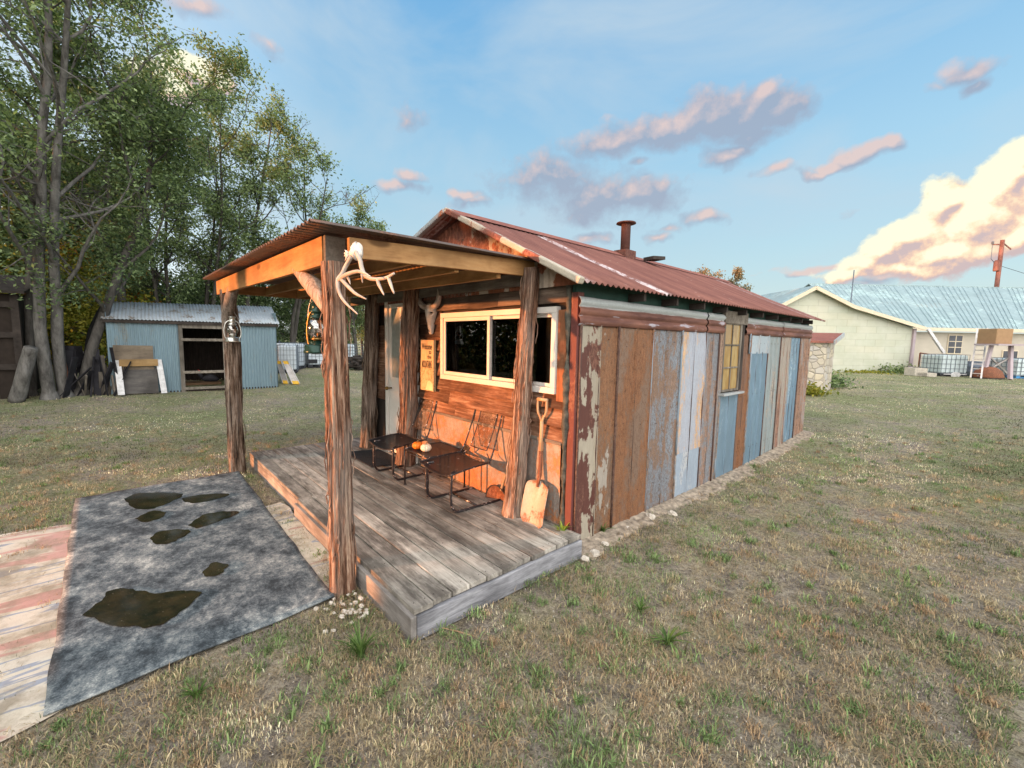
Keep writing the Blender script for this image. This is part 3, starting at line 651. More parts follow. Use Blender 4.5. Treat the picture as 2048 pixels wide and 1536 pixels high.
side(YW0, YW1-.02, -.02, 1.15, PM('blue', (.20,.30,.39), (.18,.24,.30), .35, sc=2, rough=.4, metal=.2), 2, .006)
yc = [YW1, ly(1502.5,664), ly(1536,668), ly(1560.5,670), ly(1580,671), ly(1599,674), 6.83]
side(YW1, yc[1]-.005, -.02, ZT, PM('brown2', (.24,.14,.10), (.18,.078,.038), .5, sc=4, speck=.45), 2, .003)
side(yc[1], yc[2], -.02, 1.72, PM('blue2', (.19,.29,.38), (.17,.23,.29), .3, sc=2, rough=.4, metal=.2), 3, .006)
side(YW1+.30, yc[2], 1.70, ZT+.0, PM('white_blue', (.44,.52,.58), (.30,.30,.32), .36, sc=4), 2, .013)
side(yc[2], yc[3], -.0, ZT, PM('green_grey', (.31,.36,.37), (.22,.20,.19), .45, sc=5, sy=.2), 3, .003)
side(yc[3], yc[4], -.0, ZT, PM('cream_streaks', (.44,.40,.35), (.20,.115,.09), .5, sc=5, sy=.12), 3, .008)
side(yc[4], yc[5], -.0, ZT, PM('blue3', (.20,.31,.41), (.17,.24,.31), .35, sc=3, rough=.4, metal=.2), 3, .003)
side(yc[5], yc[6], -.0, ZT, PM('rust_pale', (.38,.34,.33), (.20,.12,.09), .55, sc=5, sy=.2), 3, .008)
for i in range(len(YB)-1):
    for z in [q+random.uniform(-.08,.08) for q in (.25,1.05,1.85)]:
        for yy in (YB[i]+.03, (YB[i]+YB[i+1])/2): NAIL.tube([(.006,yy,z),(.017,yy,z)], .0035, 6)
for yy in np.arange(3.62, 6.8, .16):
    for z in (.3,1.1,1.85): NAIL.tube([(.006,yy,z),(.017,yy,z)], .0035, 6)
o = NAIL.build('nail_heads', SEAM_R, sh); o['kind'] = 'stuff'
# horizontal ribbed band above the sheets
def band(y0, y1, mat, x=.02, zb=1.965, zt=2.205):
    def f(u, v):
        z = zb+(zt-zb)*v; r = .022*abs(math.sin(v*PI*3)) ; return (x+r*(1 if v < .99 else 0)+.004*mn.noise(Vector((u*8, v*2, y0))), y0+(y1-y0)*u, z+.004*mn.noise(Vector((u*10, 1, y0))))
    return MB().grid(f, int((y1-y0)*26), 24).build('ribbed_band', mat, sh, smooth_=True, solid=.0015)
def bandm(nm, seed):
    m = M(nm, .6, .1, .3); z = m.sep()[2]; v = m.mp((1,.18,1)); n = m.noise(7, v, 6, .7); n2 = m.noise(60, det=3)
    c = m.mix(m.ramp(n, (.35, 0.), (.7, 1.)), (.085,.035,.030), (.26,.12,.085))
    zz = m.math('ADD', m.math('SUBTRACT', z, 2.12-.16), m.math('MULTIPLY', m.math('SUBTRACT', n, .5), .05))
    top = m.ramp(zz, (.0, 0.), (.012, 1.)); c = m.mix(top, c, m.mix(n2, (.28,.31,.32), (.48,.51,.51)))
    wh = m.ramp(m.noise(9, m.mp((1,.25,1.6), loc=(0, seed, 0)), 5, .6), (.60, 0.), (.64, .8)); c = m.mix(wh, c, (.42,.40,.46)); m.col(c).bump(n2, .2, .003); return m.m
bm1 = bandm('ribbed_band_zinc_and_rust', 3)
band(-.03, 2.36, bm1); band(2.38, 2.88, bm1, .024); band(3.62, 5.2, bm1, .018); band(5.18, 6.86, bm1, .024)
MB().box(.0,.045,2.86,3.62,2.10,2.26).build('header_board', MAT['greywood'], sh, bevel=.004)
MB().box(-.06,-.02,-.02,6.83,2.15,2.355).build('green_frieze', MAT['green'], sh)
for yy in np.arange(.75, 6.8, .62): MB().box(-.02, .15, yy, yy+.04, 2.215, 2.285).build('rafter_tail', MAT['darkwood'], sh)
# side window
s = MB(); s.box(.0,.03,YW0,YW0+.035,1.2,2.12).box(.0,.03,YW1-.07,YW1-.02,1.2,2.12).box(.0,.03,YW0+.035,YW1-.07,2.09,2.12).box(.0,.03,YW0+.035,YW1-.07,1.2,1.23)
for q in (1.52, 1.82): s.box(.004,.026,YW0+.035,YW1-.07,q-.01,q+.01)
s.box(.004,.026,(YW0+YW1)/2-.03,(YW0+YW1)/2-.012,1.23,2.09)
ws = s.build('side_window_frame', MAT['greywoodz'], sh, bevel=.003)
def dirtyglass():
    m = M('dirty_yellowed_glass', .12, 0, .7); n = m.noise(5, m.mp((1,2,.6)), 5); z = m.sep()[2]
    c = m.mix(m.ramp(m.math('ADD', z, n), (1.6, 0.), (2.3, 1.)), (.28,.17,.06), (.10,.13,.11)); m.col(m.mix(m.ramp(n, (.5, 0.), (.6, .6)), c, (.40,.29,.13))); return m.m
MB().box(.010,.014,YW0+.03,YW1-.06,1.22,2.10).build('pane', dirtyglass(), ws)
MB().box(-.0,.085,YW0-.02,YW1+.06,1.155,1.185).build('window_sill', MAT['zincedge'], sh, bevel=.004)
MB().box(.0,.035,YW1-.02,YW1+.05,1.2,2.13).build('window_jamb', MAT['darkwood'], sh)
# other walls, floor, roof deck
MB().box(-4.1,-4.07,.03,6.8,.0,2.0).build('left_wall', MAT['darkwood'], sh)
MB().prism([(-4.1,6.8,0),(-.02,6.8,0),(-.02,6.8,2.3),(RX,6.8,3.1),(-4.1,6.8,1.95)], (0,.03,0)).build('back_wall', MAT['darkwood'], sh)
MB().box(-4.07,-.03,.03,6.8,.05,.12).box(-4.07,-.03,3.2,3.23,.1,2.3).build('floor', MAT['dark'], sh)
MB().box(-.03,-.02,.03,2.9,.05,2.2).box(-.03,-.02,3.5,6.8,.05,2.2).build('side_backing', MAT['dark'], sh)
MB().box(-1.9,-1.0,1.5,2.1,.12,1.0).build('interior_counter', plain('counter_grey', (.10,.09,.09), .8), sh)
def roofm():
    m = M('rust_red_corrugated_roof', .72, 0, .3); s_ = m.sep(); v = m.mp((.35,1.6,.35)); n = m.noise(2.6, v, 7, .7); n2 = m.noise(40, m.mp((.5,1,.5)), 4, .7)
    c = m.mix(m.ramp(n, (.3, 0.), (.7, 1.)), (.115,.045,.036), (.29,.125,.095)); c = m.mix(m.math('MULTIPLY', n2, .5), c, (.10,.035,.03))
    for yy, ww, st in YSTREAK:
        dd = m.math('ABSOLUTE', m.math('SUBTRACT', s_[1], yy-3.4)); k = m.ramp(m.math('ADD', dd, m.math('MULTIPLY', m.math('SUBTRACT', n, .5), .16)), (ww*.4, st), (ww, 0.))
        k = m.math('MULTIPLY', k, m.ramp(m.math('ADD', m.math('MULTIPLY', n2, .5), m.math('MULTIPLY', m.noise(7, m.mp((.8,2.5,.8)), 6, .75), .5)), (.44, .05), (.54, 1.))); c = m.mix(k, c, (.52,.45,.46))
    sp = m.ramp(m.noise(16, m.mp((.5,2.5,.5)), 4, .7), (.66, 0.), (.70, .55)); c = m.mix(sp, c, (.46,.33,.29)); m.col(c).bump(n2, .2, .003); return m.m
NR = ((RZ-EZ), 0, (EX-RX))
def yroof(u, v): return float(AT(u, v, NR, NR[0]*RX+NR[2]*RZ)[1])
YSTREAK = [(yroof(1180,519), .11, .95), (yroof(1440,560), .10, .55), (RY0+.02, .16, .5), (yroof(1560,612), .14, .35)]
RM = roofm()
def slope(xa, za, xb, zb, y0, y1, dz=0):
    def f(u, v):
        y = y0+(y1-y0)*u; return (xa+(xb-xa)*v, y, za+(zb-za)*v+dz+.011*math.sin(y/.076*2*PI)-.012*math.sin(v*PI))
    return f
c1 = YSTREAK[0][0]; c2 = YSTREAK[1][0]
for a, b, dz in ((RY0, c1+.03, .0), (c1, c2+.03, .006), (c2, RY1, .0)):
    MB().grid(slope(RX, RZ, EX, EZ, a, b, dz), int((b-a)/.0095), 6).build('roof_sheet', RM, sh, smooth_=True, solid=.002)
MB().grid(slope(RX, RZ, -4.25, 2.46, RY0, RY1), int(7.3/.0095), 4).build('roof_sheet', RM, sh, smooth_=True, solid=.002)
MB().bar((RX+.01,RY0-.02,RZ+.005),(EX,RY0-.02,EZ-.0),.07,.055).build('rake_trim', rusty('rolled_rake_flashing', (.24,.095,.07), (.18,.06,.045), .5, 6, .7, peel=(.58,.52,.42), pamt=.47, seed=31), sh, bevel=.012)
MB().bar((RX-.01,RY0-.02,RZ+.005),(-2.95,RY0-.02,2.812),.06,.055).build('rake_trim', MAT['zincedge'], sh, bevel=.012)
MB().prism([(RX-.16,RY0-.03,RZ-.055),(RX,RY0-.03,RZ+.035),(RX+.16,RY0-.03,RZ-.055),(RX,RY0-.03,RZ+.018)], (0,RY1-RY0+.05,0)).build('ridge_cap', MAT['roof'], sh)
m = MB()
for i in range(9):  # purlins seen under the eave
    pass
# stovepipe straddling the ridge
def solve_ridge(u):
    lo, hi = 0, 7
    f = lambda y: (lambda a: 1024+FPX*(a@RT)/(a@FW))(V3(RX, y, RZ)-CAM)
    for _ in range(40):
        mid = (lo+hi)/2
        if f(mid) < u: lo = mid
        else: hi = mid
    return lo
yc_ = solve_ridge(1243)
cx, cy = RX+.06, yc_
zt = zat((cx, cy), 446); zb = RZ-.06; ch = MB().lathe([(.072,-.05),(.072,zt-zb-.02),(.076,zt-zb)], (cx,cy,zb), 24).build('stovepipe', MAT['rustchim'], sh, smooth_=True)
MB().lathe([(.125,0),(.15,.008),(.145,.022),(.09,.032),(.01,.034)], (cx,cy,zt-.02), 28).build('cap', MAT['rustchim'], ch, smooth_=True)
MB().box(cx-.11,cx+.11,cy-.14,cy+.14,RZ-.10,RZ+.06).box(cx-.24,cx-.11,cy-.03,cy+.01,RZ-.02,RZ+.045).build('flue_box', MAT['rustchim'], ch, bevel=.006)
MB().bar((cx+.2,cy+.35,RZ-.03),(cx+.25,cy+.62,RZ-.01),.2,.05).build('flashing_scrap', MAT['darkwood'], ch)
m = MB()   # uneven mortar-and-rubble footing along the wall
def foot(u, v):
    y = -.02+7.0*v; k = .13+.11*mn.noise(Vector((y*1.3, 3, 0)))+.07*mn.noise(Vector((y*4.3, 5, 0)))+.04*mn.noise(Vector((y*13, 5, 0))); x = .01+k*u*1.5; z = float(hgt(x, y))
    q = mn.noise(Vector((x*9, y*9, 1)))*.5+mn.noise(Vector((x*24, y*24, 4)))*.35; return (x, y, z+.040*(1-u)**.9+.036*q*(.4+u)*(1 if u < .95 else 0)-(.03 if u > .95 else 0))
m.grid(foot, 26, 420); m.build('stone_footing', MAT['rubble'], sh)
# ============================================================ PORCH CANOPY
pc = thing('porch_canopy', 'cedar post porch canopy with pine beams and low tin roof over the deck', 'porch', (-2.4,-.9,0))
def post(p0, p1, r0, r1, seed, mat, strips=10, flare=.0, name='cedar_post'):
    m = MB(); p0 = Vector(p0); p1 = Vector(p1); H = (p1-p0).length; NS, NZ = 150, 170
    def f(u, v):
        a = u*2*PI; c = p0.lerp(p1, v); z = v*H
        wob = Vector((mn.noise(Vector((z*.9, seed, 0))), mn.noise(Vector((z*.9, seed, 7))), 0))*.022
        r = r0+(r1-r0)*v + flare*math.exp(-z/.12)
        q = Vector((math.cos(a)*7.0, math.sin(a)*7.0, z*.7+seed)); rg = mn.noise(q)*.6+mn.noise(q*2.6+Vector((0,0,z*.5)))*.4
        lump = mn.noise(Vector((math.cos(a)*1.3, math.sin(a)*1.3, z*2.2+seed)))
        fb = mn.noise(Vector((math.cos(a)*17, math.sin(a)*17, z*2.2+seed))); rr = r*(1+.20*(1-abs(rg)*2.4)-.15+.14*lump+.10*fb); return c+wob+Vector((math.cos(a)*rr, math.sin(a)*rr, 0))
    m.grid(f, NS, NZ)
    rs = random.Random(seed)
    for i in range(strips):
        a = rs.uniform(0, 2*PI); z = rs.uniform(.05, H*.9); l = rs.uniform(.06,.32); w_ = rs.uniform(.004,.012)
        pts = []
        for k in range(7):
            t = k/6; c = p0.lerp(p1, min(1,(z+l*t)/H)); rr = (r0+(r1-r0)*z/H)*(1.03)+.020*abs(math.sin(t*PI))**2*rs.uniform(.1,1)+(.010*(1-t)); aa = a+.15*t
            pts.append((c.x+math.cos(aa)*rr, c.y+math.sin(aa)*rr, c.z))
        m.tube(pts, [w_*.3]+[w_*.45]*5+[w_*.2], 5)
    return m.build(name, mat, pc, smooth_=True)
BB = 2.30   # underside of the front beam
post((-.66,-1.765,-.03), (-.675,-1.775,2.33), .080, .074, 3, MAT['cedar'], 70, .012)
post((-4.33,-1.79,-.03), (-4.45,-1.79,2.42), .092, .088, 11, MAT['cedargrey'], 34, .01)
post((-.585,-.16,DK), (-.445,-.13,2.47), .088, .066, 23, MAT['cedar'], 60, .03)
post((-2.72,-.16,DK), (-2.54,-.15,2.45), .115, .105, 37, MAT['cedar'], 40, .01)
post((-3.92,-.14,DK), (-3.74,-.13,2.45), .105, .10, 51, MAT['cedargrey'], 30, .02)
P0 = Vector((-.71,-1.84,0)); P1 = Vector((-4.80,-1.87,0))
MB().hexa([(P0.x,P0.y,2.31),(P1.x,P1.y,2.375),(P1.x,P1.y+.04,2.375),(P0.x,P0.y+.04,2.31),(P0.x,P0.y,2.50),(P1.x,P1.y,2.555),(P1.x,P1.y+.04,2.555),(P0.x,P0.y+.04,2.50)]).build('front_beam', MAT['pine'], pc, bevel=.004)
MB().hexa([(-.53,-1.74,2.345),(-.49,-1.74,2.345),(-.49,-.02,2.41),(-.53,-.02,2.41),(-.53,-1.74,2.475),(-.49,-1.74,2.475),(-.49,-.02,2.545),(-.53,-.02,2.545)]).build('side_beam', MAT['piney'], pc, bevel=.004)
MB().box(-.695,-.655,-1.835,-1.70,2.32,2.50).build('post_block', MAT['greywood'], pc, bevel=.004)
m = MB()
for i, yy in enumerate((-1.30,-.88,-.44)): m.hexa([(-.55,yy,2.36),(-4.75,yy,2.41),(-4.75,yy+.04,2.41),(-.55,yy+.04,2.36),(-.55,yy,2.47),(-4.75,yy,2.52),(-4.75,yy+.04,2.52),(-.55,yy+.04,2.47)])
m.build('purlins', MAT['pine'], pc, bevel=.003)
MB().box(-4.6,-.55,-.11,-.07,2.33,2.45).build('wall_ledger', MAT['greywood'], pc, bevel=.003)
MB().bar((-4.72,-1.82,2.46),(-4.72,-.05,2.46),.04,.13).build('side_beam', MAT['piney'], pc, bevel=.003)
def proof(u, v):
    x = -.40+(-4.95+.40)*u; y = -2.0+2.02*v; z = 2.515+.035*v+.075*u
    return (x, y, z+.011*math.sin(x/.076*2*PI)+.006*mn.noise(Vector((x*1.2, y*1.2, 0))))
MB().grid(proof, 480, 10).build('roof_sheet', rusty('dark_rusty_porch_tin', (.15,.115,.10), (.10,.05,.035), .5, 2, 1, seed=33, axis=0), pc, smooth_=True, solid=.003)
def limb(pts, rads, name, mat):
    P = crom(pts, 8); m = MB().tube(P, lerps(rads, len(P)), 20)
    for i, (a, b, c) in enumerate(m.v):
        k = .008*mn.noise(Vector((a*30, b*30, c*6))); m.v[i] = (a+k, b+k*.7, c)
    return m.build(name, mat, pc, smooth_=True)
driftw = postmat('stripped_cedar_limb', (.16,.10,.07), (.42,.30,.22), (.60,.48,.40))
limb([(-1.42,-1.79,2.38),(-1.18,-1.79,2.26),(-.98,-1.79,2.17),(-.78,-1.78,2.02)], [.055,.060,.068,.05], 'knee_brace', driftw)
limb([(-3.98,-1.80,2.44),(-4.12,-1.82,2.28),(-4.20,-1.84,2.16),(-4.27,-1.85,2.02),(-4.33,-1.83,1.92)], [.062,.066,.062,.052,.04], 'knee_brace', postmat('grey_limb', (.07,.055,.045), (.20,.16,.13), (.33,.27,.23)))
limb([(-3.62,-.13,2.44),(-3.68,-.14,2.2),(-3.66,-.14,1.9),(-3.69,-.14,1.7)], [.022,.020,.016,.01], 'hanging_limb', MAT['cedargrey'])
# ============================================================ THINGS ON AND AROUND THE PORCH
# --- rubber sheet and puddles
rub = thing('rubber_sheet', 'large dusty blue-grey rubber sheet lying flat in front of the deck', 'mat', (-2.4,-2.6,0))
qa, qb, qc, qd = V3(-.50,-3.24,0), V3(-.575,-1.86,0), V3(-4.26,-1.80,0), V3(-4.23,-3.34,0)
def sheet_fn(u, v):
    p = (qa*(1-u)+qd*u)*(1-v)+(qb*(1-u)+qc*u)*v; x, y = p[0], p[1]
    e = min(u, 1-u, v, 1-v); z = .022+mn.noise(Vector((x*1.4, y*1.4, 2)))*.006 + (.010*mn.noise(Vector((x*2, y*2, 5))) if e < .05 else 0)
    if e < .0001: x += mn.noise(Vector((x*3, y*3, 0)))*.012; y += mn.noise(Vector((x*3, y*3, 7)))*.012
    return (x, y, max(z, .014))
MB().grid(sheet_fn, 70, 30).build('sheet', MAT['sheet'], rub, smooth_=True, solid=.010)
def puddle(pts, label):
    P = [GH(u, v) for u, v in pts]; c = sum(P)/len(P); Q = crom([tuple(p) for p in P+[P[0]]], 9)[:-1]
    Q = [(q.x+mn.noise(Vector((q.x*16, q.y*16, 0)))*.022, q.y+mn.noise(Vector((q.x*16, q.y*16, 8)))*.022, .0335) for q in Q]
    m = MB(); m.v = [(c[0], c[1], .0345)]+Q; n = len(Q); m.f = [(0, 1+i, 1+(i+1)%n) for i in range(n)]
    o = m.build('puddle', MAT['puddle']); prop(o, label, 'puddle', 'rainwater puddles on the rubber sheet')
puddle([(248,1004),(275,993),(320,991),(365,995),(345,1010),(300,1024),(265,1020)], 'round brown puddle farthest left at the far end of the rubber sheet')
puddle([(362,1003),(400,996),(455,993),(450,999),(400,1012),(372,1011)], 'long thin puddle nearest the left porch post on the rubber sheet')
puddle([(270,1045),(300,1030),(330,1030),(322,1043),(290,1051)], 'small oval puddle just in front of the round brown puddle')
puddle([(376,1058),(410,1035),(470,1029),(472,1036),(430,1052),(395,1063)], 'slanting narrow puddle with a straw across it, nearest the deck step')
puddle([(300,1082),(330,1068),(378,1067),(370,1080),(330,1096),(305,1093)], 'leaf-shaped dark puddle alone in the middle of the rubber sheet')
puddle([(405,1155),(425,1134),(455,1138),(440,1158),(415,1163)], 'small dull puddle between the centre post and the biggest puddle')
puddle([(165,1240),(205,1210),(215,1192),(260,1188),(310,1196),(360,1190),(400,1195),(385,1215),(345,1248),(310,1264),(230,1262)], 'biggest puddle, dark green and brown, near the front corner of the sheet')
# --- door mat
m = MB()
def dm(u, v):
    x = -3.62+.92*u-.14*(1-v); y = -.58+.46*v; r = .0022*math.sin(math.hypot(x+3.2, (y+.35)*1.4)*170); return (x, y, DK+.012+r)
o = m.grid(dm, 120, 60).build('door_mat', MAT['black'], solid=.008); prop(o, 'black ribbed rubber door mat on the deck in front of the white door', 'door mat')
# --- chairs and table
def chair(loc, rz, label):
    t = thing('patio_chair', label, 'chair', (0,0,0), 'matching mesh patio chairs on the deck')
    H = .42; r = .0135
    for sx_ in (-1, 1):
        p = crom([(sx_*.235,.34,r),(sx_*.235,.0,r),(sx_*.235,-.16,r),(sx_*.235,-.235,.022),(sx_*.235,-.285,.095),(sx_*.235,-.290,.22),(sx_*.235,-.285,.35),(sx_*.225,-.275,.395),(sx_*.20,-.22,.405)], 6)
        MB().tube(p, r, 10).build('leg', MAT['tube'], t, smooth_=True, local=True)
    MB().tube([(-.235,.34,r),(.235,.34,r)], r, 10).build('floor_rail', MAT['tube'], t, smooth_=True, local=True); MB().tube([(-.235,.02,r),(.235,.02,r)], r*.9, 8).build('floor_rail', MAT['tube'], t, smooth_=True, local=True)
    def seat(u, v):
        x = (u-.5)*.58; y = -.33+.46*v; return (x*(1-.08*v), y, H-.042*(1-(2*u-1)**2)*(1-v*.35)+ .018*v - .020*(1-v)**3+.004)
    MB().grid(seat, 26, 16).build('seat', MAT['mesh'], t, smooth_=True, local=True)
    e = [seat(u, 0) for u in np.linspace(0,1,14)]+[seat(1, v) for v in np.linspace(.08,1,10)]+[seat(u, 1) for u in np.linspace(.93,0,14)]+[seat(0, v) for v in np.linspace(.92,0,10)]
    MB().tube(e, .0085, 8).build('seat_rim', MAT['tube'], t, smooth_=True, local=True)
    bp = crom([(-.262,.13,.43),(-.25,.19,.53),(-.24,.25,.70),(-.235,.30,.86),(-.228,.322,.935),(-.19,.332,.975),(0,.338,.98),(.19,.332,.975),(.228,.322,.935),(.235,.30,.86),(.24,.25,.70),(.25,.19,.53),(.262,.13,.43)], 6)
    MB().tube(bp, .0085, 8).build('back_frame', MAT['tube'], t, smooth_=True, local=True)
    def back(u, v):
        x = (u-.5)*.29; z = .53+.44*v; y = .19+.14*(1-(1-v)**1.5)-.012*math.sin(u*PI); return (x, y, z)
    MB().grid(back, 16, 20).build('backrest', MAT['backmesh'], t, smooth_=True, local=True)
    e = [back(0, v) for v in np.linspace(1,0,12)]+[back(u, 0) for u in np.linspace(.1,.9,8)]+[back(1, v) for v in np.linspace(0,1,12)]
    MB().tube(e, .006, 6).build('back_rim', MAT['tube'], t, smooth_=True, local=True)
    for sx_ in (-1, 1):
        MB().tube(crom([(sx_*.15,.19,.50),(sx_*.20,.18,.46),(sx_*.25,.14,.435)], 5), .006, 6).build('brace', MAT['tube'], t, smooth_=True, local=True)
    t.location = loc; t.rotation_euler = (0,0,rz); return t
chair((-1.17,-.34,DK), R(-2), 'black mesh patio chair nearest the shovel, with a see-through back')
chair((-2.40,-.34,DK), R(2), 'black mesh patio chair in front of the door post and sign')
tb = thing('side_table', 'small black mesh-topped side table between the two patio chairs', 'table', (-1.74,-.33,DK))
x0, x1, y0, y1, tz = -1.99, -1.49, -.56, -.09, DK+.42
MB().tube([(x0,y0,tz),(x1,y0,tz),(x1,y1,tz),(x0,y1,tz),(x0,y0,tz)], .010, 8).tube([(x0,y0,tz-.03),(x1,y0,tz-.03),(x1,y1,tz-.03),(x0,y1,tz-.03),(x0,y0,tz-.03)], .006, 6).build('table_frame', MAT['tube'], tb, smooth_=True)
MB().grid(lambda u, v: (x0+(x1-x0)*u, y0+(y1-y0)*v, tz+.004), 8, 8).build('tabletop', MAT['mesh'], tb)
for xx in (x0, x1):
    for yy in (y0, y1): MB().tube([(xx,yy,tz),(xx,yy,DK+.01)], .010, 8).lathe([(.02,0),(.022,.008),(.01,.012)], (xx,yy,DK), 10).build('leg', MAT['tube'], tb, smooth_=True)
def pumpkin(c, r, mat, label):
    t = thing('pumpkin', label, 'pumpkin', c)
    def f(u, v):
        a = u*2*PI; b = -PI/2+v*PI; k = 1-.085*abs(math.cos(a*5.5))**3*math.cos(b)**.5 if math.cos(b) > 0 else 1
        rr = r*math.cos(b)**.85*k if math.cos(b) > 0 else 0; z = r*.74*math.sin(b)*(1-.22*max(0, 1-abs(rr)/r*2.2)) ; return (c[0]+rr*math.cos(a), c[1]+rr*math.sin(a), c[2]+r*.72+z)
    MB().grid(f, 88, 26).build('body', mat, t, smooth_=True)
    MB().tube(crom([(c[0],c[1],c[2]+r*1.25),(c[0]+.003,c[1],c[2]+r*1.5),(c[0]+.014,c[1]+.004,c[2]+r*1.72)], 4), [.010]+[.006]*7+[.008], 8).build('stem', MAT['stem'], t, smooth_=True)
def PT(u, v): p = ZP(u, v, tz+.008); return (float(p[0]), float(p[1]), tz+.008)
a = PT(852, 903); pumpkin(a, .060, MAT['cream'], 'small cream white pumpkin on the black side table')
a = PT(835, 898); pumpkin(a, .058, MAT['orange'], 'small orange pumpkin on the black side table, beside the cream one')
# --- shovel against the wall
sv = thing('shovel', 'square shovel with rusty pale blade and wooden D grip, leaning by the tin corner', 'shovel', (-.36,-.12,DK))
B0 = Vector((-.30,-.20,DK)); B1 = Vector((-.315,-.09,.60)); G1 = Vector((-.335,-.065,1.30))
def blade(u, v):
    w_ = .142*(1-.10*max(0,(v-.75)/.25)**2) if v > .15 else .142*math.sqrt(1-((.15-v)/.15)**2*.55)
    if v > .88: w_ *= math.sqrt(max(.12, 1-((v-.88)/.12)**2))
    a = (u-.5)*2; c = B0.lerp(B1, v*.90); return (c.x+a*w_, c.y-.030*abs(a)**2.2+.016-.012*math.sin(v*PI)+.010*math.exp(-(a*6)**2)*-1*smooth(.35,.95,v), c.z)
MB().grid(blade, 30, 30).build('blade', MAT['blade'], sv, smooth_=True, solid=.004)
n0 = B0.lerp(B1, .78)+Vector((0,-.012,0))
MB().tube([n0, B1+Vector((0,-.005,.02)), B1.lerp(G1, .16), B1.lerp(G1, .33)], [.012,.020,.019,.019], 12).build('socket', MAT['rust'], sv, smooth_=True)
gy = B1.lerp(G1, .72)
m = MB().tube([B1.lerp(G1,.31), B1.lerp(G1,.55), gy], [.017,.017,.018], 12)
top = G1
for sx_ in (-1, 1): m.tube(crom([gy+Vector((0,0,-.02)), gy+Vector((sx_*.018,0,.03)), gy+Vector((sx_*.052,0,.09)), top+Vector((sx_*.055,0,0))], 6), .0115, 10)
m.build('handle', MAT['ash'], sv, smooth_=True)
MB().tube([top+Vector((-.062,0,0)), top+Vector((.062,0,0))], .016, 14).build('grip', MAT['ash'], sv, smooth_=True)
# --- old scoop behind the right post
sc = thing('scoop_shovel', 'old rusty round scoop with wooden handle standing behind the wall-side porch post', 'shovel', (-.86,-.12,DK))
def scp(u, v):
    a = PI*u; r = .17; return (-.92-math.cos(a)*r, -.10+.05*v-.0*u, DK+math.sin(a)*r*1.05*(.55+.45*1)) if v < .01 else (-.92-math.cos(a)*r*(1-.85*v), -.10+.055*math.sin(v*PI/2), DK+.005+math.sin(a)*r*1.05*(1-.85*v))
MB().grid(scp, 28, 10).build('pan', MAT['rust'], sc, smooth_=True, solid=.003)
MB().tube([(-.92-math.cos(a)*.17, -.10, DK+.0+math.sin(a)*.178) for a in np.linspace(0.02, PI-.02, 24)], .006, 6).build('rim', MAT['darkwood'], sc, smooth_=True)
MB().tube(crom([(-.86,-.09,DK+.14),(-.80,-.075,.50),(-.74,-.06,.75),(-.70,-.06,.95)], 5), .014, 10).build('handle', MAT['ash'], sc, smooth_=True)
# --- cow skull
sk = thing('cow_skull', 'bleached long-horned cow skull hung on the dark wall left of the window', 'skull', (-2.33,-.07,2.1))
ax, az0 = -2.25, 1.885
prof = [(0,.026,.018),(.03,.036,.03),(.08,.040,.04),(.14,.050,.048),(.20,.074,.058),(.25,.092,.066),(.30,.096,.066),(.34,.080,.055),(.365,.070,.04),(.375,.05,.02)]
def skf(u, v):
    t = v*.375; i = 0
    while i < len(prof)-2 and prof[i+1][0] < t: i += 1
    a_, b_ = prof[i], prof[i+1]; k = (t-a_[0])/(b_[0]-a_[0]); w_ = a_[1]+(b_[1]-a_[1])*k; d_ = a_[2]+(b_[2]-a_[2])*k
    a = u*2*PI; s_ = math.sin(a); c_ = math.cos(a); y = -.055-d_*s_
    # orbit hollow
    for ex in (-1, 1):
        dd = math.hypot((c_*w_-ex*.062)/.022, (t-.255)/.026)
        if dd < 1 and s_ > 0: y += .028*(1-dd*dd)
    if s_ > .8 and t < .10: y += .012*(1-t/.10)
    return (ax+c_*w_, y, az0+t)
skull = MB().grid(skf, 48, 46).build('skull', MAT['bone'], sk, smooth_=True)
for ex in (-1, 1):
    MB().lathe([(.001,-.008),(.016,-.006),(.020,0),(.016,.006),(.001,.008)], (ax+ex*.060,-.098+.012,az0+.255), 14, False).build('eye_socket', MAT['blackhole'], skull, smooth_=True)
    pts = crom([(ax+ex*.05,-.065,az0+.335),(ax+ex*.12,-.075,az0+.335),(ax+ex*.195,-.085,az0+.375),(ax+ex*.235,-.09,az0+.445),(ax+ex*.225,-.09,az0+.52),(ax+ex*.17,-.085,az0+.60)], 8)
    MB().tube(pts, lerps([.038,.038,.036,.030,.021,.005], len(pts)), 18).build('horn', MAT['horn'], sk, smooth_=True)
MB().lathe([(.001,0),(.012,.0),(.001,.03)], (ax,-.095,az0+.03), 10, False).build('nasal_opening', MAT['blackhole'], skull)
# --- welcome sign
sg = thing('wooden_sign', 'narrow pale wooden welcome sign with burnt lettering, under the cow skull', 'sign', (-2.40,-.06,1.2))
def signm():
    m = M('pale_burnt_wood_sign', .6, 0, .2); s_ = m.sep(); v = m.mp((3,3,.5)); n = m.noise(9, v, 5, .6)
    c = m.ramp(n, (.3, (.40,.28,.15)), (.7, (.54,.41,.24))); z = s_[2]
    lines = m.noise(26, m.mp((1.6,1,1.0)), 6, .75, .8); k = m.math('MULTIPLY', m.ramp(lines, (.52, 0.), (.57, .85)), m.ramp(z, (.02, 1.), (.29, 1.)))
    lowmask = m.ramp(z, (.0, 1.), (.285, 1.), (.30, 0.)); k = m.math('MULTIPLY', k, lowmask); c = m.mix(k, c, (.20,.15,.06)); m.col(c); return m.m
SG = MB().box(-2.455,-2.150,-.085,-.050,1.19,1.815).build('board', signm(), sg, bevel=.002)
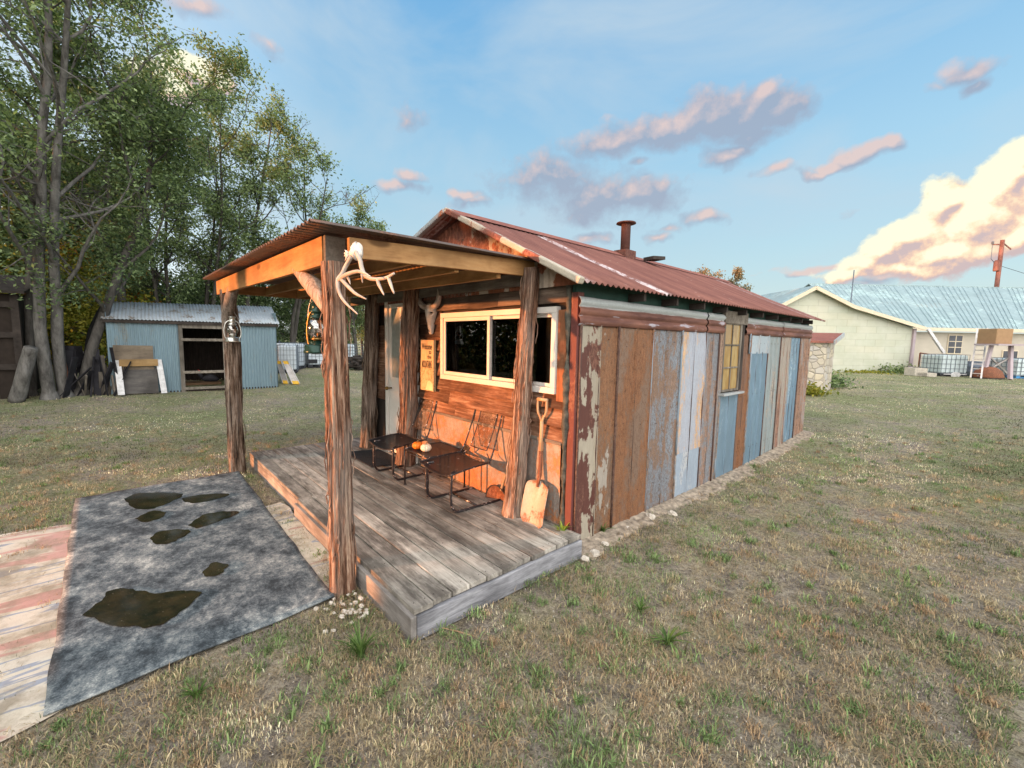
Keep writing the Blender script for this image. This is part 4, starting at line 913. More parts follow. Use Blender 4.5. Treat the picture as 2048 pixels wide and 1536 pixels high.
def text(body, x, z, sxz, szz, parent, mat, y=-.0875, font_b=False):
    cu = bpy.data.curves.new('lettering', 'FONT'); cu.body = body; cu.size = 1; cu.extrude = .0; cu.align_x = 'CENTER'; cu.offset = .012
    ob = bpy.data.objects.new('tmp', cu); COL.objects.link(ob); dg = bpy.context.evaluated_depsgraph_get(); me = bpy.data.meshes.new_from_object(ob.evaluated_get(dg)); bpy.data.objects.remove(ob)
    o0 = off(parent)
    for v in me.vertices: a_, b_ = v.co.x, v.co.y; v.co = (x+a_*sxz-o0.x, y-o0.y, z+b_*szz-o0.z)
    me.materials.clear(); me.materials.append(mat); me.name = 'lettering'; o = bpy.data.objects.new('lettering', me); COL.objects.link(o); o.parent = parent; return o
text('Welcome', -2.300, 1.70, .060, .105, SG, MAT['ink'])
text('to', -2.225, 1.645, .062, .075, SG, MAT['ink']); text('the', -2.24, 1.588, .070, .070, SG, MAT['ink'])
text('MOUNTAINS', -2.302, 1.475, .0385, .125, SG, MAT['ink'])
MB().prism([(-2.335,-.0872,1.20),(-2.155,-.0872,1.20),(-2.16,-.0872,1.28),(-2.225,-.0872,1.32),(-2.275,-.0872,1.31)], (0,-.0005,0)).build('drawing', plain('bare_pale_wood', (.66,.52,.32), .6), SG)
# --- antlers on the corner post
an = thing('antlers', 'pair of pale deer antlers on a skull cap hung on the middle front post', 'antlers', (-.50,-1.82,2.38))
AY = -1.86
def AP(u, v, y): p = YP(u, v, y); return (float(p[0]), float(p[1]), float(p[2]))
def antler(strokes):
    m = MB()
    for pts, rr in strokes:
        P = crom(pts, 7); m.tube(P, lerps(rr, len(P)), 12)
    for i, (a, b, c) in enumerate(m.v): m.v[i] = (a+.002*mn.noise(Vector((a*60, b*60, c*60))), b, c)
    return m
YA = -1.86
antler([([AP(703,513,YA),AP(693,530,YA-.01),AP(684,548,YA-.03),AP(676,560,YA-.05),AP(677,580,YA-.08),AP(688,602,YA-.11),AP(715,628,YA-.14)], [.013,.012,.012,.012,.010,.0075,.003]),
        ([AP(678,560,YA-.05),AP(692,550,YA-.05),AP(713,543,YA-.05),AP(728,546,YA-.06),AP(741,553,YA-.07)], [.012,.012,.010,.007,.003]),
        ([AP(684,560,YA-.05),AP(697,574,YA-.06),AP(711,587,YA-.08),AP(732,598,YA-.10)], [.011,.010,.008,.003]),
        ([AP(694,552,YA-.04),AP(698,560,YA-.04),AP(701,569,YA-.04)], [.007,.006,.002])]).build('antler', MAT['horn'], an, smooth_=True)
antler([([AP(712,505,YA),AP(720,520,YA),AP(724,538,YA),AP(731,552,YA),AP(744,558,YA+.0),AP(760,558,YA),AP(774,555,YA),AP(788,547,YA)], [.012,.012,.012,.011,.010,.009,.008,.006]),
        ([AP(723,535,YA),AP(724,550,YA-.01),AP(725,566,YA-.01)], [.010,.008,.002]),
        ([AP(755,559,YA),AP(758,570,YA-.01),AP(768,590,YA-.02)], [.010,.009,.003]),
        ([AP(776,553,YA),AP(781,568,YA),AP(788,587,YA)], [.009,.008,.004])]).build('antler', MAT['horn'], an, smooth_=True)
m = MB(); c0 = Vector(AP(703,502,YA))
def capf(u, v):
    a = u*2*PI; b = v*PI; r = .036*(1+.35*mn.noise(Vector((math.cos(a)*2, math.sin(a)*2, v*4)))); return (c0.x+math.sin(b)*math.cos(a)*r*1.0, c0.y+.03+math.sin(b)*math.sin(a)*r, c0.z+math.cos(b)*r*1.3)
MB().grid(capf, 24, 14).build('skull_cap', MAT['bone'], an, smooth_=True)
m = MB(); rs = random.Random(5)
for i in range(7):   # broken bone shards beside the cap
    a = rs.uniform(2.2, 4.2); p = Vector(AP(697,508,YA)); q = p+Vector((math.cos(a)*.045, -.01, math.sin(a)*.03+rs.uniform(-.02,.03))); m.tube([p, p.lerp(q,.5), q], [.010,.008,.001], 6)
m.build('bone_shards', MAT['bone'], an, smooth_=True)
# --- lanterns
def lantern(c, H, label, body, frame, k=1.0, hook=None, rz=0.0):
    t = thing('lantern', label, 'lantern', c); x, y, z = c; s_ = H
    MB().lathe([(.19*s_,0),(.245*s_,.01*s_),(.25*s_,.04*s_),(.235*s_,.06*s_),(.235*s_,.13*s_),(.20*s_,.165*s_),(.09*s_,.19*s_),(.07*s_,.24*s_)], c, 28).build('fuel_tank', body, t, smooth_=True)
    MB().lathe([(.07*s_,.23*s_),(.11*s_,.25*s_),(.12*s_,.27*s_),(.07*s_,.30*s_)], c, 20).build('burner', MAT['brass'] if k > 1 else frame, t, smooth_=True)
    MB().lathe([(.09*s_,.285*s_),(.15*s_,.34*s_),(.185*s_,.43*s_),(.18*s_,.50*s_),(.145*s_,.58*s_),(.10*s_,.63*s_)], c, 28, False).build('globe', MAT['globe'], t, smooth_=True)
    MB().lathe([(.115*s_,.625*s_),(.14*s_,.64*s_),(.14*s_,.66*s_),(.10*s_,.68*s_),(.10*s_,.74*s_),(.13*s_,.75*s_),(.12*s_,.77*s_),(.095*s_,.80*s_),(.10*s_,.90*s_),(.13*s_,.91*s_),(.12*s_,.93*s_),(.02*s_,.97*s_)], c, 24).build('chimney', body, t, smooth_=True)
    for sx_ in (-1, 1):
        dx, dy = math.cos(rz)*sx_, math.sin(rz)*sx_
        pts = [(x+dx*r_*s_, y+dy*r_*s_, z+h_*s_) for r_, h_ in ((.20,.12),(.25,.22),(.265,.40),(.24,.58),(.20,.70),(.12,.78),(.08,.80))]
        P = crom(pts, 5); MB().tube(P, .017*s_, 8).build('side_tube', frame, t, smooth_=True)
    P = crom([(x+math.cos(rz)*r_*s_, y+math.sin(rz)*r_*s_, z+h_*s_) for r_, h_ in ((-.24,.60),(-.20,.85),(-.08,1.10),(0,1.16),(.08,1.10),(.20,.85),(.24,.60))], 6); MB().tube(P, .008*s_, 6).build('bail', MAT['wire'], t, smooth_=True)
    if hook: MB().tube([(x,y,z+1.15*s_), hook], .003, 6).build('hanging_wire', MAT['wire'], t)
    P = MB().tube([(x,y,z+.30*s_),(x,y,z+.37*s_)], .02*s_, 6).build('wick_tube', MAT['brass'], t)
    return t
a = XP(466, 684, -4.20); lantern((-4.20, float(a[1])-.0, float(a[2])), .345, 'silver hurricane lantern tied to the leftmost porch post', MAT['silver'], MAT['silver'], 1, (-4.24,-1.84,2.2), R(80))
a = YP(637, 707, -1.80); lantern((float(a[0]), -1.80, float(a[2])), .40, 'dark green and brass lantern hanging under the knee brace of the middle post', MAT['greenmetal'], MAT['brass'], 2, (float(a[0])+.03,-1.79,2.22), R(25))
# --- small rocks and litter by the post
rs = random.Random(3)
def rock(x, y, r, nm, label, grp):
    z = float(hgt(x, y)); m = MB()
    def f(u, v):
        a = u*2*PI; b = v*PI; q = Vector((math.sin(b)*math.cos(a), math.sin(b)*math.sin(a), math.cos(b))); k = r*(1+.45*mn.noise(q*1.6+Vector((x*9, y*9, 0)))); return (x+q.x*k, y+q.y*k*.8, z+.25*r+q.z*k*.55)
    o = m.grid(f, 10, 7).build(nm, MAT['rock'], smooth_=False); prop(o, label, 'rock', grp)
n = 0
for i in range(46):
    x = -.66+rs.gauss(.16,.12); y = -1.84+rs.gauss(.02,.085)
    if y > -1.68 and x > -.9: y = -1.69-rs.random()*.06
    rock(x, y, rs.uniform(.010,.024), 'pebble', 'pale limestone chip scattered at the foot of the middle porch post', 'limestone chips around the post foot')
for u, v, r in ((1345,1030,.05),(1190,1110,.05),(1210,1090,.035),(1300,1036,.06),(1170,1120,.04),(1255,1060,.04)):
    p = GH(u, v); rock(float(p[0]), float(p[1]), r, 'rock', 'flat pale rock lying in the dirt along the foot of the tin side wall', 'flat rocks beside the tin wall')
p = GH(915, 1270); o = MB().tube([(float(p[0])-.10, float(p[1])-.05, .012),(float(p[0]), float(p[1]), .02),(float(p[0])+.10, float(p[1])+.06, .014)], [.003,.004,.002], 6).build('twig', MAT['ash']); prop(o, 'pale bare twig lying on the grass in front of the deck corner', 'twig')
# --- leafy weed at the wall corner
def weed(c, n, h, label, mat, seed, name='weed', wid=.02, lean=1.0):
    rs = random.Random(seed); m = MB()
    for i in range(n):
        a = rs.uniform(0, 2*PI); l = h*rs.uniform(.6, 1.1); w_ = wid*rs.uniform(.6, 1.1); k = lean*rs.uniform(.3, 1.0)
        d = Vector((math.cos(a), math.sin(a), 0)); sdv = Vector((-math.sin(a), math.cos(a), 0)); b = Vector(c)+d*rs.uniform(0, .02); P = []
        for j in range(5):
            t = j/4; q = b+d*(k*l*t*t*.8)+Vector((0,0,l*(t-.35*k*t*t))); ww = w_*(math.sin(min(1, t+.12)*PI*.93)+.05)*.5; P += [q-sdv*ww, q+sdv*ww]
        m.add(P, [(2*j, 2*j+1, 2*j+3, 2*j+2) for j in range(4)])
    o = m.build(name, mat); prop(o, label, 'plant'); return o
MAT['weed'] = leafmat('bright_weed_leaf', (.13,.24,.035), (.30,.42,.08), .4); MAT['tuft'] = leafmat('grass_tuft_green', (.05,.10,.025), (.16,.25,.075), .35)
weed((-.04,-.075,.13), 16, .15, 'bright green weed sprouting where the deck meets the tin corner', MAT['weed'], 1, wid=.025)
p = GH(722, 1315); weed((float(p[0]),float(p[1]),0), 60, .20, 'tall grass clump beside the middle post and deck corner', MAT['tuft'], 2, 'grass_clump', .009, 1.1)
p = GH(1335, 1290); weed((float(p[0]),float(p[1]),0), 34, .13, 'flat green grass clump in the worn lawn right of the deck', MAT['tuft'], 3, 'grass_clump', .013, 1.6)
p = GH(1280, 1225); weed((float(p[0]),float(p[1]),0), 30, .11, 'upright grass clump just behind the flat one on the worn lawn', MAT['tuft'], 4, 'grass_clump', .009, 1.0)
p = GH(395, 1395); weed((float(p[0]),float(p[1]),0), 46, .09, 'low grass clump against the near edge of the rubber sheet', MAT['tuft'], 5, 'grass_clump', .008, 1.3)
p = GH(1205, 1070); weed((float(p[0]),float(p[1]),0.02), 40, .12, 'green grass clump at the bottom of the first maroon wall sheet', MAT['tuft'], 6, 'grass_clump', .011, 1.3)
# ============================================================ BACKGROUND LEFT
def P3(p): return (float(p[0]), float(p[1]), float(p[2]))
def gp(u, v): p = GH(u, v); return V3(p[0], p[1], hgt(p[0], p[1]))
# --- blue corrugated shed
A = gp(222, 788); B = gp(556, 774)
bs = thing('corrugated_shed', 'small blue-grey corrugated tin shed under the trees behind the left porch post', 'shed', P3(A))
al = (B-A); Lw = float(np.hypot(al[0], al[1])); ex = V3(al[0]/Lw, al[1]/Lw, 0); ey = V3(-ex[1], ex[0], 0)
if ey@V3(-1,0,0) < 0: ey = -ey
z0b = float(min(A[2], B[2]))-.05
HA = zat(A, 640); HB = zat(B, 650)
def BS(s_, t, z): return A*V3(1,1,0)+ex*s_+ey*t+V3(0,0,z)
def corr(s0, s1, t0, t1, zl, zh, pitch=.072, amp=.010):
    n = max(8, int(abs(s1-s0 if abs(s1-s0) > .01 else t1-t0)/pitch*8)); d = V3(0,0,0)
    def f(u, v):
        s_ = s0+(s1-s0)*u; t = t0+(t1-t0)*u; q = (s1-s0)*u if abs(s1-s0) > .01 else (t1-t0)*u; w_ = amp*math.sin(q/pitch*2*PI); p = BS(s_, t, 0)
        nrm = -ey if abs(s1-s0) > .01 else ex; zz = (zl(s_) if callable(zl) else zl)*(1-v)+(zh(s_) if callable(zh) else zh)*v; p = p+nrm*w_; return (p[0], p[1], zz)
    return lambda: MB().grid(f, n, 3)
zt_ = lambda s_: HA+(HB-HA)*s_/Lw
def sU(u, v=770): p = gp(u, v); return float((p-A)@ex)
d0, d1 = sU(362, 776), sU(448, 776)
corr(0, d0, 0, 0, z0b, zt_)().build('front_wall', MAT['zinc'], bs, smooth_=True)
corr(d1+.1, Lw, 0, 0, z0b, zt_)().build('front_wall', MAT['zinc'], bs, smooth_=True)
DEP = 1.9
corr(Lw, Lw, 0, DEP, z0b, HB+.35)().build('side_wall', MAT['zinc'], bs, smooth_=True)
corr(0, 0, 0, DEP, z0b, HA+.35)().build('side_wall', MAT['zinc'], bs, smooth_=True)
corr(0, Lw, DEP, DEP, z0b, HA+.3)().build('back_wall', MAT['dark'], bs)
ra = A*V3(1,1,0)+ey*DEP*.55; HR = zat(ra, 603); rb = B*V3(1,1,0)+ey*DEP*.55; HRb = zat(rb, 613)
def rf(u, v):
    s_ = -.08+(Lw+.16)*u; t = -.10+(DEP*.55+.10)*v; e_ = zt_(s_)+.03; r_ = HR+(HRb-HR)*u; q = s_/.072*2*PI; p = BS(s_, t, 0)
    return (p[0], p[1], e_+(r_-e_)*v+.010*math.sin(q))
MB().grid(rf, int(Lw/.009), 2).build('roof', MAT['zincroof'], bs, smooth_=True, solid=.003)
def rf2(u, v):
    s_ = -.08+(Lw+.16)*u; t = DEP*.55+(DEP*.5+.1)*v; r_ = HR+(HRb-HR)*u; p = BS(s_, t, 0); return (p[0], p[1], r_-.35*v+.010*math.sin(s_/.072*2*PI))
MB().grid(rf2, int(Lw/.018), 2).build('roof', MAT['zincroof'], bs, smooth_=True)
a0 = BS(-.05,-.07,0); b0_ = BS(Lw+.05,-.07,0); MB().bar((a0[0],a0[1],HA-.02),(b0_[0],b0_[1],HB-.02),.03,.07).build('fascia', MAT['darkwood'], bs)
m = MB()
def bb(s0, s1, za, zb, t=-.03, th=.05):
    q = [BS(s0,t,za),BS(s1,t,za),BS(s1,t+th,za),BS(s0,t+th,za),BS(s0,t,zb),BS(s1,t,zb),BS(s1,t+th,zb),BS(s0,t+th,zb)]; m.hexa(q)
hh = zt_(d0)-.02; gh_ = float(hgt(*BS(d0,0,0)[:2]))
bb(d0, d0+.09, gh_-.05, hh); bb(d1, d1+.13, gh_-.05, hh); bb(d0+.09, d1, hh-.13, hh-.03); m.build('door_frame', MAT['greywoodz'], bs, bevel=.004)
m = MB(); H_ = hh-gh_
for k in (.02,.26,.74): bb(d0+.05, d1+.03, gh_+H_*k, gh_+H_*k+.07, -.045, .02)
m.build('door_rail', MAT['greywood'], bs, bevel=.003)
m = MB(); bb(d0+.06, d1, gh_, gh_+.12, .9, .5); m.build('straw_bed', plain('straw_bedding', (.20,.12,.07), .9), bs)
fl = MB().hexa([BS(0,0,z0b),BS(Lw,0,z0b),BS(Lw,DEP,z0b),BS(0,DEP,z0b),BS(0,0,z0b+.08),BS(Lw,0,z0b+.08),BS(Lw,DEP,z0b+.08),BS(0,DEP,z0b+.08)]).build('floor', MAT['dark'], bs)
# black shape sitting inside the doorway: a hen
hc = BS(d0+(d1-d0)*.68, .45, gh_+.10)
hn = thing('hen', 'black hen sitting in the dark doorway of the blue tin shed', 'hen', P3(hc))
def body(u, v):
    a = u*2*PI; t = v; r = .14*math.sin(min(1,t*1.02)*PI)**.6*(1-.25*t); p = hc+ex*(.22-.44*t)*1.0+V3(0,0,.14+.05*math.sin(t*PI)+.10*max(0,t-.75)*2); return P3(p+ey*math.cos(a)*r*.8+V3(0,0,math.sin(a)*r*.85))
bd = MB().grid(body, 16, 16).build('body', MAT['junk'], hn, smooth_=True)
nk = hc+ex*(-.16)+V3(0,0,.20)
MB().tube([P3(nk), P3(nk+ex*-.06+V3(0,0,.10)), P3(nk+ex*-.07+V3(0,0,.16)), P3(nk+ex*-.09+V3(0,0,.19))], [.06,.045,.038,.02], 12).build('head', MAT['junk'], hn, smooth_=True)
MB().tube([P3(nk+ex*-.08+V3(0,0,.17)), P3(nk+ex*-.13+V3(0,0,.16))], [.010,.002], 6).build('beak', MAT['ash'], hn)
MB().tube([P3(nk+ex*-.05+V3(0,0,.195)), P3(nk+ex*-.09+V3(0,0,.215))], [.012,.006], 6).build('comb', MAT['red'], hn)
# --- plywood sheets and white posts leaning on it
def lean(u0, u1, vb, vt, mat, name, label, cat, th=.02, back=.10, group=None, u0t=None, u1t=None):
    a = BS(sU(u0,vb), -.05, 0); b = BS(sU(u1,vb), -.05, 0); a[2] = hgt(a[0],a[1]); b[2] = hgt(b[0],b[1]); za = zat(a, vt); k = ey*back
    dz = za-float(a[2])
    if u0t is not None:
        a2 = AT(u0t, vt, (0,0,1), za); b2 = AT(u1t, vt, (0,0,1), za)
        s0 = a[2]; ta = V3(*(a+ex*0)[:2],za); 
    a_t = a+V3(0,0,dz)-V3(0,0,0)+k*0; b_t = b+V3(0,0,dz)
    # toe pulled away from the wall, head against it
    f_ = -ey*back
    q = [a+f_, b+f_, b+f_+ey*th, a+f_+ey*th, a_t, b_t, b_t+ey*th, a_t+ey*th]
    if u0t is not None:
        sh_ = float((u0t-u0)*Lw/334.0); q[4:] = [p+ex*sh_ for p in q[4:]]
    o = MB().hexa(q).build(name, mat, bevel=.003); prop(o, label, cat, group); return o
lean(236, 312, 780, 690, MAT['ply'], 'plywood_board', 'tall weathered plywood sheet leaning on the blue shed, behind the shorter one', 'plywood', .015, .02)
lean(248, 318, 783, 735, wood('dark_ply', (.06,.055,.055), (.13,.12,.115), (.22,.20,.18), 1, 3, 5), 'plywood_board', 'low dark plywood sheet propped in front of the tall plywood', 'plywood', .015, .12)
lean(244, 318, 737, 720, wood('orange_ply', (.20,.12,.05), (.32,.20,.09), (.42,.28,.14), 1, 3, 5), 'wood_plank', 'orange-brown plank lying across the plywood sheets', 'plank', .02, .10) if False else None
pa = BS(sU(245,783), -.11, 0); pb = BS(sU(320,783), -.11, 0); zc = zat(pa, 733); zd = zat(pa, 719); g0 = MB().hexa([pa+V3(0,0,zc),pb+V3(0,0,zc),pb+ey*.02+V3(0,0,zc),pa+ey*.02+V3(0,0,zc),pa+V3(0,0,zd),pb+V3(0,0,zd),pb+ey*.02+V3(0,0,zd),pa+ey*.02+V3(0,0,zd)]).build('wood_plank', wood('orange_ply', (.20,.12,.05), (.32,.20,.09), (.42,.28,.14), 1, 3, 5)); prop(g0, 'orange-brown plank fixed across the middle of the leaning plywood', 'plank')
lean(236, 250, 793, 719, MAT['whitepaint'], 'white_board', 'white painted board leaning on the blue shed, left of the plywood', 'board', .02, .30, None, 231, 245)
lean(323, 335, 785, 719, MAT['whitepaint'], 'white_board', 'white painted board leaning on the blue shed, between plywood and doorway', 'board', .02, .22, None, 316, 328)
# --- yellow ended aluminium ramps beside the shed
def ramp(u0, u1, vb, ut0, ut1, vt, label, rail=False):
    a = gp(u0, vb); b = gp(u1, vb); w_ = float(np.linalg.norm(b-a)); t = thing('loading_ramp', label, 'ramp', P3(a), 'yellow-ended aluminium ramps')
    ta = a+ey*.35; za = zat(ta, vt); sh_ = (ut0-u0)/334*Lw; top0 = V3(ta[0],ta[1],za)+ex*sh_; top1 = top0+(b-a)*((ut1-ut0)/(u1-u0))
    def q(k0, k1, lo, hi, up, nm, mat):
        p = [a+(b-a)*k0, a+(b-a)*k1]; r_ = [top0+(top1-top0)*k0, top0+(top1-top0)*k1]
        n_ = -ey*.6+V3(0,0,.5); n_ = n_/np.linalg.norm(n_)
        pts = [p[0]+(r_[0]-p[0])*lo, p[1]+(r_[1]-p[1])*lo, p[1]+(r_[1]-p[1])*hi, p[0]+(r_[0]-p[0])*hi]
        pts = pts+[x+n_*up for x in pts]; MB().hexa(pts).build(nm, mat, t)
    q(0,1,.14,.86,.012,'ramp_bed',MAT['alu']); q(0,1,.0,.14,.014,'yellow_end',MAT['yellow']); q(0,1,.86,1,.014,'yellow_end',MAT['yellow'])
    q(0,.06,0,1,.05,'side_rail',MAT['whitepaint']); q(.94,1,0,1,.05,'side_rail',MAT['whitepaint'])
ramp(565, 577, 768, 556, 566, 722, 'left yellow-ended aluminium ramp leaning at the corner of the blue shed')
ramp(584, 600, 769, 566, 578, 722, 'right yellow-ended aluminium ramp leaning beside its twin')
# --- caged water tanks
def tote(a, b, dep, vtop, label, mat, grp='caged white water tanks', sign=False, oval=False, dark=0.0, nx=6, nz=5, blue=False, palletv=None):
    a = a.copy(); b = b.copy(); d = b-a; d[2] = 0; L_ = float(np.linalg.norm(d)); ex_ = d/L_; n_ = V3(-ex_[1], ex_[0], 0)
    if n_@(CAM-a) > 0: n_ = -n_      # n_ points away from the camera
    zb_ = float(a[2]); zt2 = zat(a, vtop); Hh = zt2-zb_; t = thing('water_tank', label, 'water tank', P3(a), grp)
    def Q(s_, w_, z): return P3(a*V3(1,1,0)+ex_*s_+n_*w_+V3(0,0,zb_+z))
    pz = .13*Hh
    mm = MB().hexa([Q(.02,.02,pz),Q(L_-.02,.02,pz),Q(L_-.02,dep-.02,pz),Q(.02,dep-.02,pz),Q(.02,.02,Hh*.97),Q(L_-.02,.02,Hh*.97),Q(L_-.02,dep-.02,Hh*.97),Q(.02,dep-.02,Hh*.97)])
    tk = mm.build('tank', mat, t, bevel=.05*L_)
    m = MB(); r_ = .009*L_/1.1
    for k in range(nx+1):
        s_ = L_*k/nx
        for w_ in (0, dep): m.tube([Q(s_,w_,pz*.4),Q(s_,w_,Hh)], r_, 6)
    for k in range(1, nx):
        w_ = dep*k/nx
        for s_ in (0, L_): m.tube([Q(s_,w_,pz*.4),Q(s_,w_,Hh)], r_, 6)
    for k in range(nz+1):
        z = pz+(Hh-pz)*k/nz; m.tube([Q(0,0,z),Q(L_,0,z),Q(L_,dep,z),Q(0,dep,z),Q(0,0,z)], r_, 6)
    m.build('cage', MAT['cage'], t)
    m = MB()
    for w0 in (0, .42*dep, .84*dep): m.hexa([Q(0,w0,0),Q(L_,w0,0),Q(L_,w0+.16*dep,0),Q(0,w0+.16*dep,0),Q(0,w0,pz*.35),Q(L_,w0,pz*.35),Q(L_,w0+.16*dep,pz*.35),Q(0,w0+.16*dep,pz*.35)])
    for s0 in (0, .42*L_, .84*L_): m.hexa([Q(s0,0,pz*.35),Q(s0+.16*L_,0,pz*.35),Q(s0+.16*L_,dep,pz*.35),Q(s0,dep,pz*.35),Q(s0,0,pz),Q(s0+.16*L_,0,pz),Q(s0+.16*L_,dep,pz),Q(s0,dep,pz)])
    m.build('pallet', MAT['blueplastic'] if blue else MAT['pallet'], t)
    if sign:
        MB().hexa([Q(L_*.2,-.03,Hh*.60),Q(L_*.62,-.03,Hh*.60),Q(L_*.62,-.025,Hh*.60),Q(L_*.2,-.025,Hh*.60),Q(L_*.2,-.03,Hh*.76),Q(L_*.62,-.03,Hh*.76),Q(L_*.62,-.025,Hh*.76),Q(L_*.2,-.025,Hh*.76)]).build('red_label', MAT['red'], t)
        m = MB()
        for k in range(5):
            s0 = L_*(.25+.075*k)
            m.hexa([Q(s0,-.034,Hh*.63),Q(s0+L_*.022,-.034,Hh*.63),Q(s0+L_*.022,-.031,Hh*.63),Q(s0,-.031,Hh*.63),Q(s0,-.034,Hh*.73),Q(s0+L_*.022,-.034,Hh*.73),Q(s0+L_*.022,-.031,Hh*.73),Q(s0,-.031,Hh*.73)])
        m.build('label_marks', MAT['whitepaint'], t)
        MB().hexa([Q(0,-.02,Hh*.2),Q(L_*.4,-.02,Hh*.2),Q(L_*.4,-.01,Hh*.2),Q(0,-.01,Hh*.2),Q(0,-.02,Hh*.36),Q(L_*.4,-.02,Hh*.36),Q(L_*.4,-.01,Hh*.36),Q(0,-.01,Hh*.36)]).build('dark_panel', MAT['pallet'], t)
    if oval:
        c = np.array(Q(L_*.5,-.04,Hh*.06)); rx, rz_ = L_*.17, Hh*.14; m = MB(); P_ = [P3(c+ex_*math.cos(k*PI/14)*rx+V3(0,0,math.sin(k*PI/14)*rz_)) for k in range(28)]; m.prism(P_, P3(n_*-.03)); m.build('oval_plate', MAT['whitepaint'], t)
        MB().tube([Q(L_*.08,-.03,Hh*.09),Q(L_*.92,-.03,Hh*.09)], .02, 6).build('white_bar', MAT['whitepaint'], t)
    return t
def fl_(u, v, d): p = DP(u, v, d); return V3(p[0], p[1], hgt(p[0], p[1]))
tote(gp(556,747), gp(594,747), 1.0, 690, 'nearest caged white tank, half hidden by the corner of the blue shed', MAT['tank'])
tote(gp(588,741), gp(612,736), 1.0, 686, 'caged white tank seen edge-on behind the nearest one', MAT['tank'])
tote(gp(617,736), gp(661,735), 1.0, 688, 'caged white tank with a red label, seen behind the brass lantern', MAT['tank'], sign=True)
tote(gp(672,728), gp(712,725), 1.0, 688, 'farthest caged white tank, right of the middle porch post', MAT['tank'])
# wire fence panels
fa, fb = gp(560, 727), gp(745, 722)
fe = thing('wire_fence', 'thin dark wire fence running behind the white tanks', 'fence', P3(fa)); fd = fb-fa; fd[2] = 0; FL = float(np.linalg.norm(fd)); fz = zat(fb, 689)-float(fb[2]); m = MB()
for k in range(int(FL/.32)+1): p = fa+fd*(k*.32/FL); m.tube([P3(p), P3(p+V3(0,0,fz))], .010, 4)
for k in range(7): m.tube([P3(fa+V3(0,0,fz*k/6)), P3(fa+fd+V3(0,0,fz*k/6))], .010, 4)
m.build('wire_mesh', MAT['cage'], fe)
for k in range(int(FL/3)+1): p = fa+fd*min(1, k*3/FL); MB().tube([P3(p), P3(p+V3(0,0,fz+.15))], .035, 8).build('fence_post', MAT['cage'], fe)
# firewood / scrap heap
def heap(c, w_, h_, n, label, cat, mat, seed, upright=False, name='scrap_heap'):
    rs = random.Random(seed); m = MB()
    for i in range(n):
        a = rs.uniform(0, PI); r = rs.uniform(0, 1); x = c[0]+rs.uniform(-1,1)*w_*ex[0]+rs.uniform(-.3,.3)*ey[0]; y = c[1]+rs.uniform(-1,1)*w_*ex[1]+rs.uniform(-.3,.3)*ey[1]; z = float(hgt(x, y))
        if upright: l = h_*rs.uniform(.5,1.1); q = (x+rs.gauss(0,.18), y+rs.gauss(0,.2), z+l); m.bar((x,y,z-.02), q, rs.uniform(.02,.16), rs.uniform(.01,.04))
        else: zz = z+rs.uniform(0,h_)*(1-abs(rs.uniform(-.5,.5))); l = rs.uniform(.15,.4); m.tube([(x-math.cos(a)*l,y-math.sin(a)*l,zz),(x+math.cos(a)*l,y+math.sin(a)*l,zz+rs.uniform(-.06,.06))], rs.uniform(.03,.07), 7)
    o = m.build(name, mat); prop(o, label, cat); return o
heap(gp(728,738), .5, .6, 60, 'low dark heap of logs by the wire fence, seen between the posts', 'log heap', MAT['darkwood'], 4, name='log_heap')
heap(gp(185,788), .55, 1.05, 46, 'dark heap of charred boards stacked upright left of the blue shed', 'scrap heap', MAT['junk'], 5, True)
heap(gp(205,787), .3, .9, 12, 'few pale grey boards leaning among the charred scrap', 'scrap heap', MAT['greywoodz'], 6, True)
p = gp(187, 780); zz = zat(p, 703); o = MB().hexa([p+ex*-.12+V3(0,0,zz-.35-p[2]),p+ex*.10+V3(0,0,zz-.38-p[2]),p+ex*.10+ey*.02+V3(0,0,zz-.38-p[2]),p+ex*-.12+ey*.02+V3(0,0,zz-.35-p[2]),p+ex*-.14+V3(0,0,zz-p[2]),p+ex*.08+V3(0,0,zz-.02-p[2]),p+ex*.08+ey*.02+V3(0,0,zz-.02-p[2]),p+ex*-.14+ey*.02+V3(0,0,zz-p[2])]).build('tin_scrap', MAT['whitepaint']); prop(o, 'pale bent tin scrap on top of the charred board heap', 'scrap')
# --- old dark barn at the far left
b1 = gp(48, 796); b0 = gp(-160, 800); ob = thing('old_barn', 'dark ruined timber barn at the left edge, under the trees', 'barn', P3(b1)); hz_ = zat(b1, 588)
dirb = (b0-b1); dirb[2] = 0; dirb = dirb/np.linalg.norm(dirb); nb = V3(-dirb[1], dirb[0], 0)
if nb@(CAM-b1) > 0: nb = -nb
def OB(s_, w_, z): return P3(b1*V3(1,1,0)+dirb*s_+nb*w_+V3(0,0,z))
g1 = float(b1[2])-.05
m = MB()
for s_ in (0.0, .45, 1.5, 2.6): m.bar(OB(s_,0,g1), OB(s_,0,hz_), .12, .12, up=P3(nb))
m.build('post', MAT['darkwood'], ob)
m = MB()
for z in (.32,.62,.9): m.bar(OB(0,-.05,g1+(hz_-g1)*z), OB(2.8,-.05,g1+(hz_-g1)*z), .03, .12)
m.build('rail', MAT['darkwood'], ob)
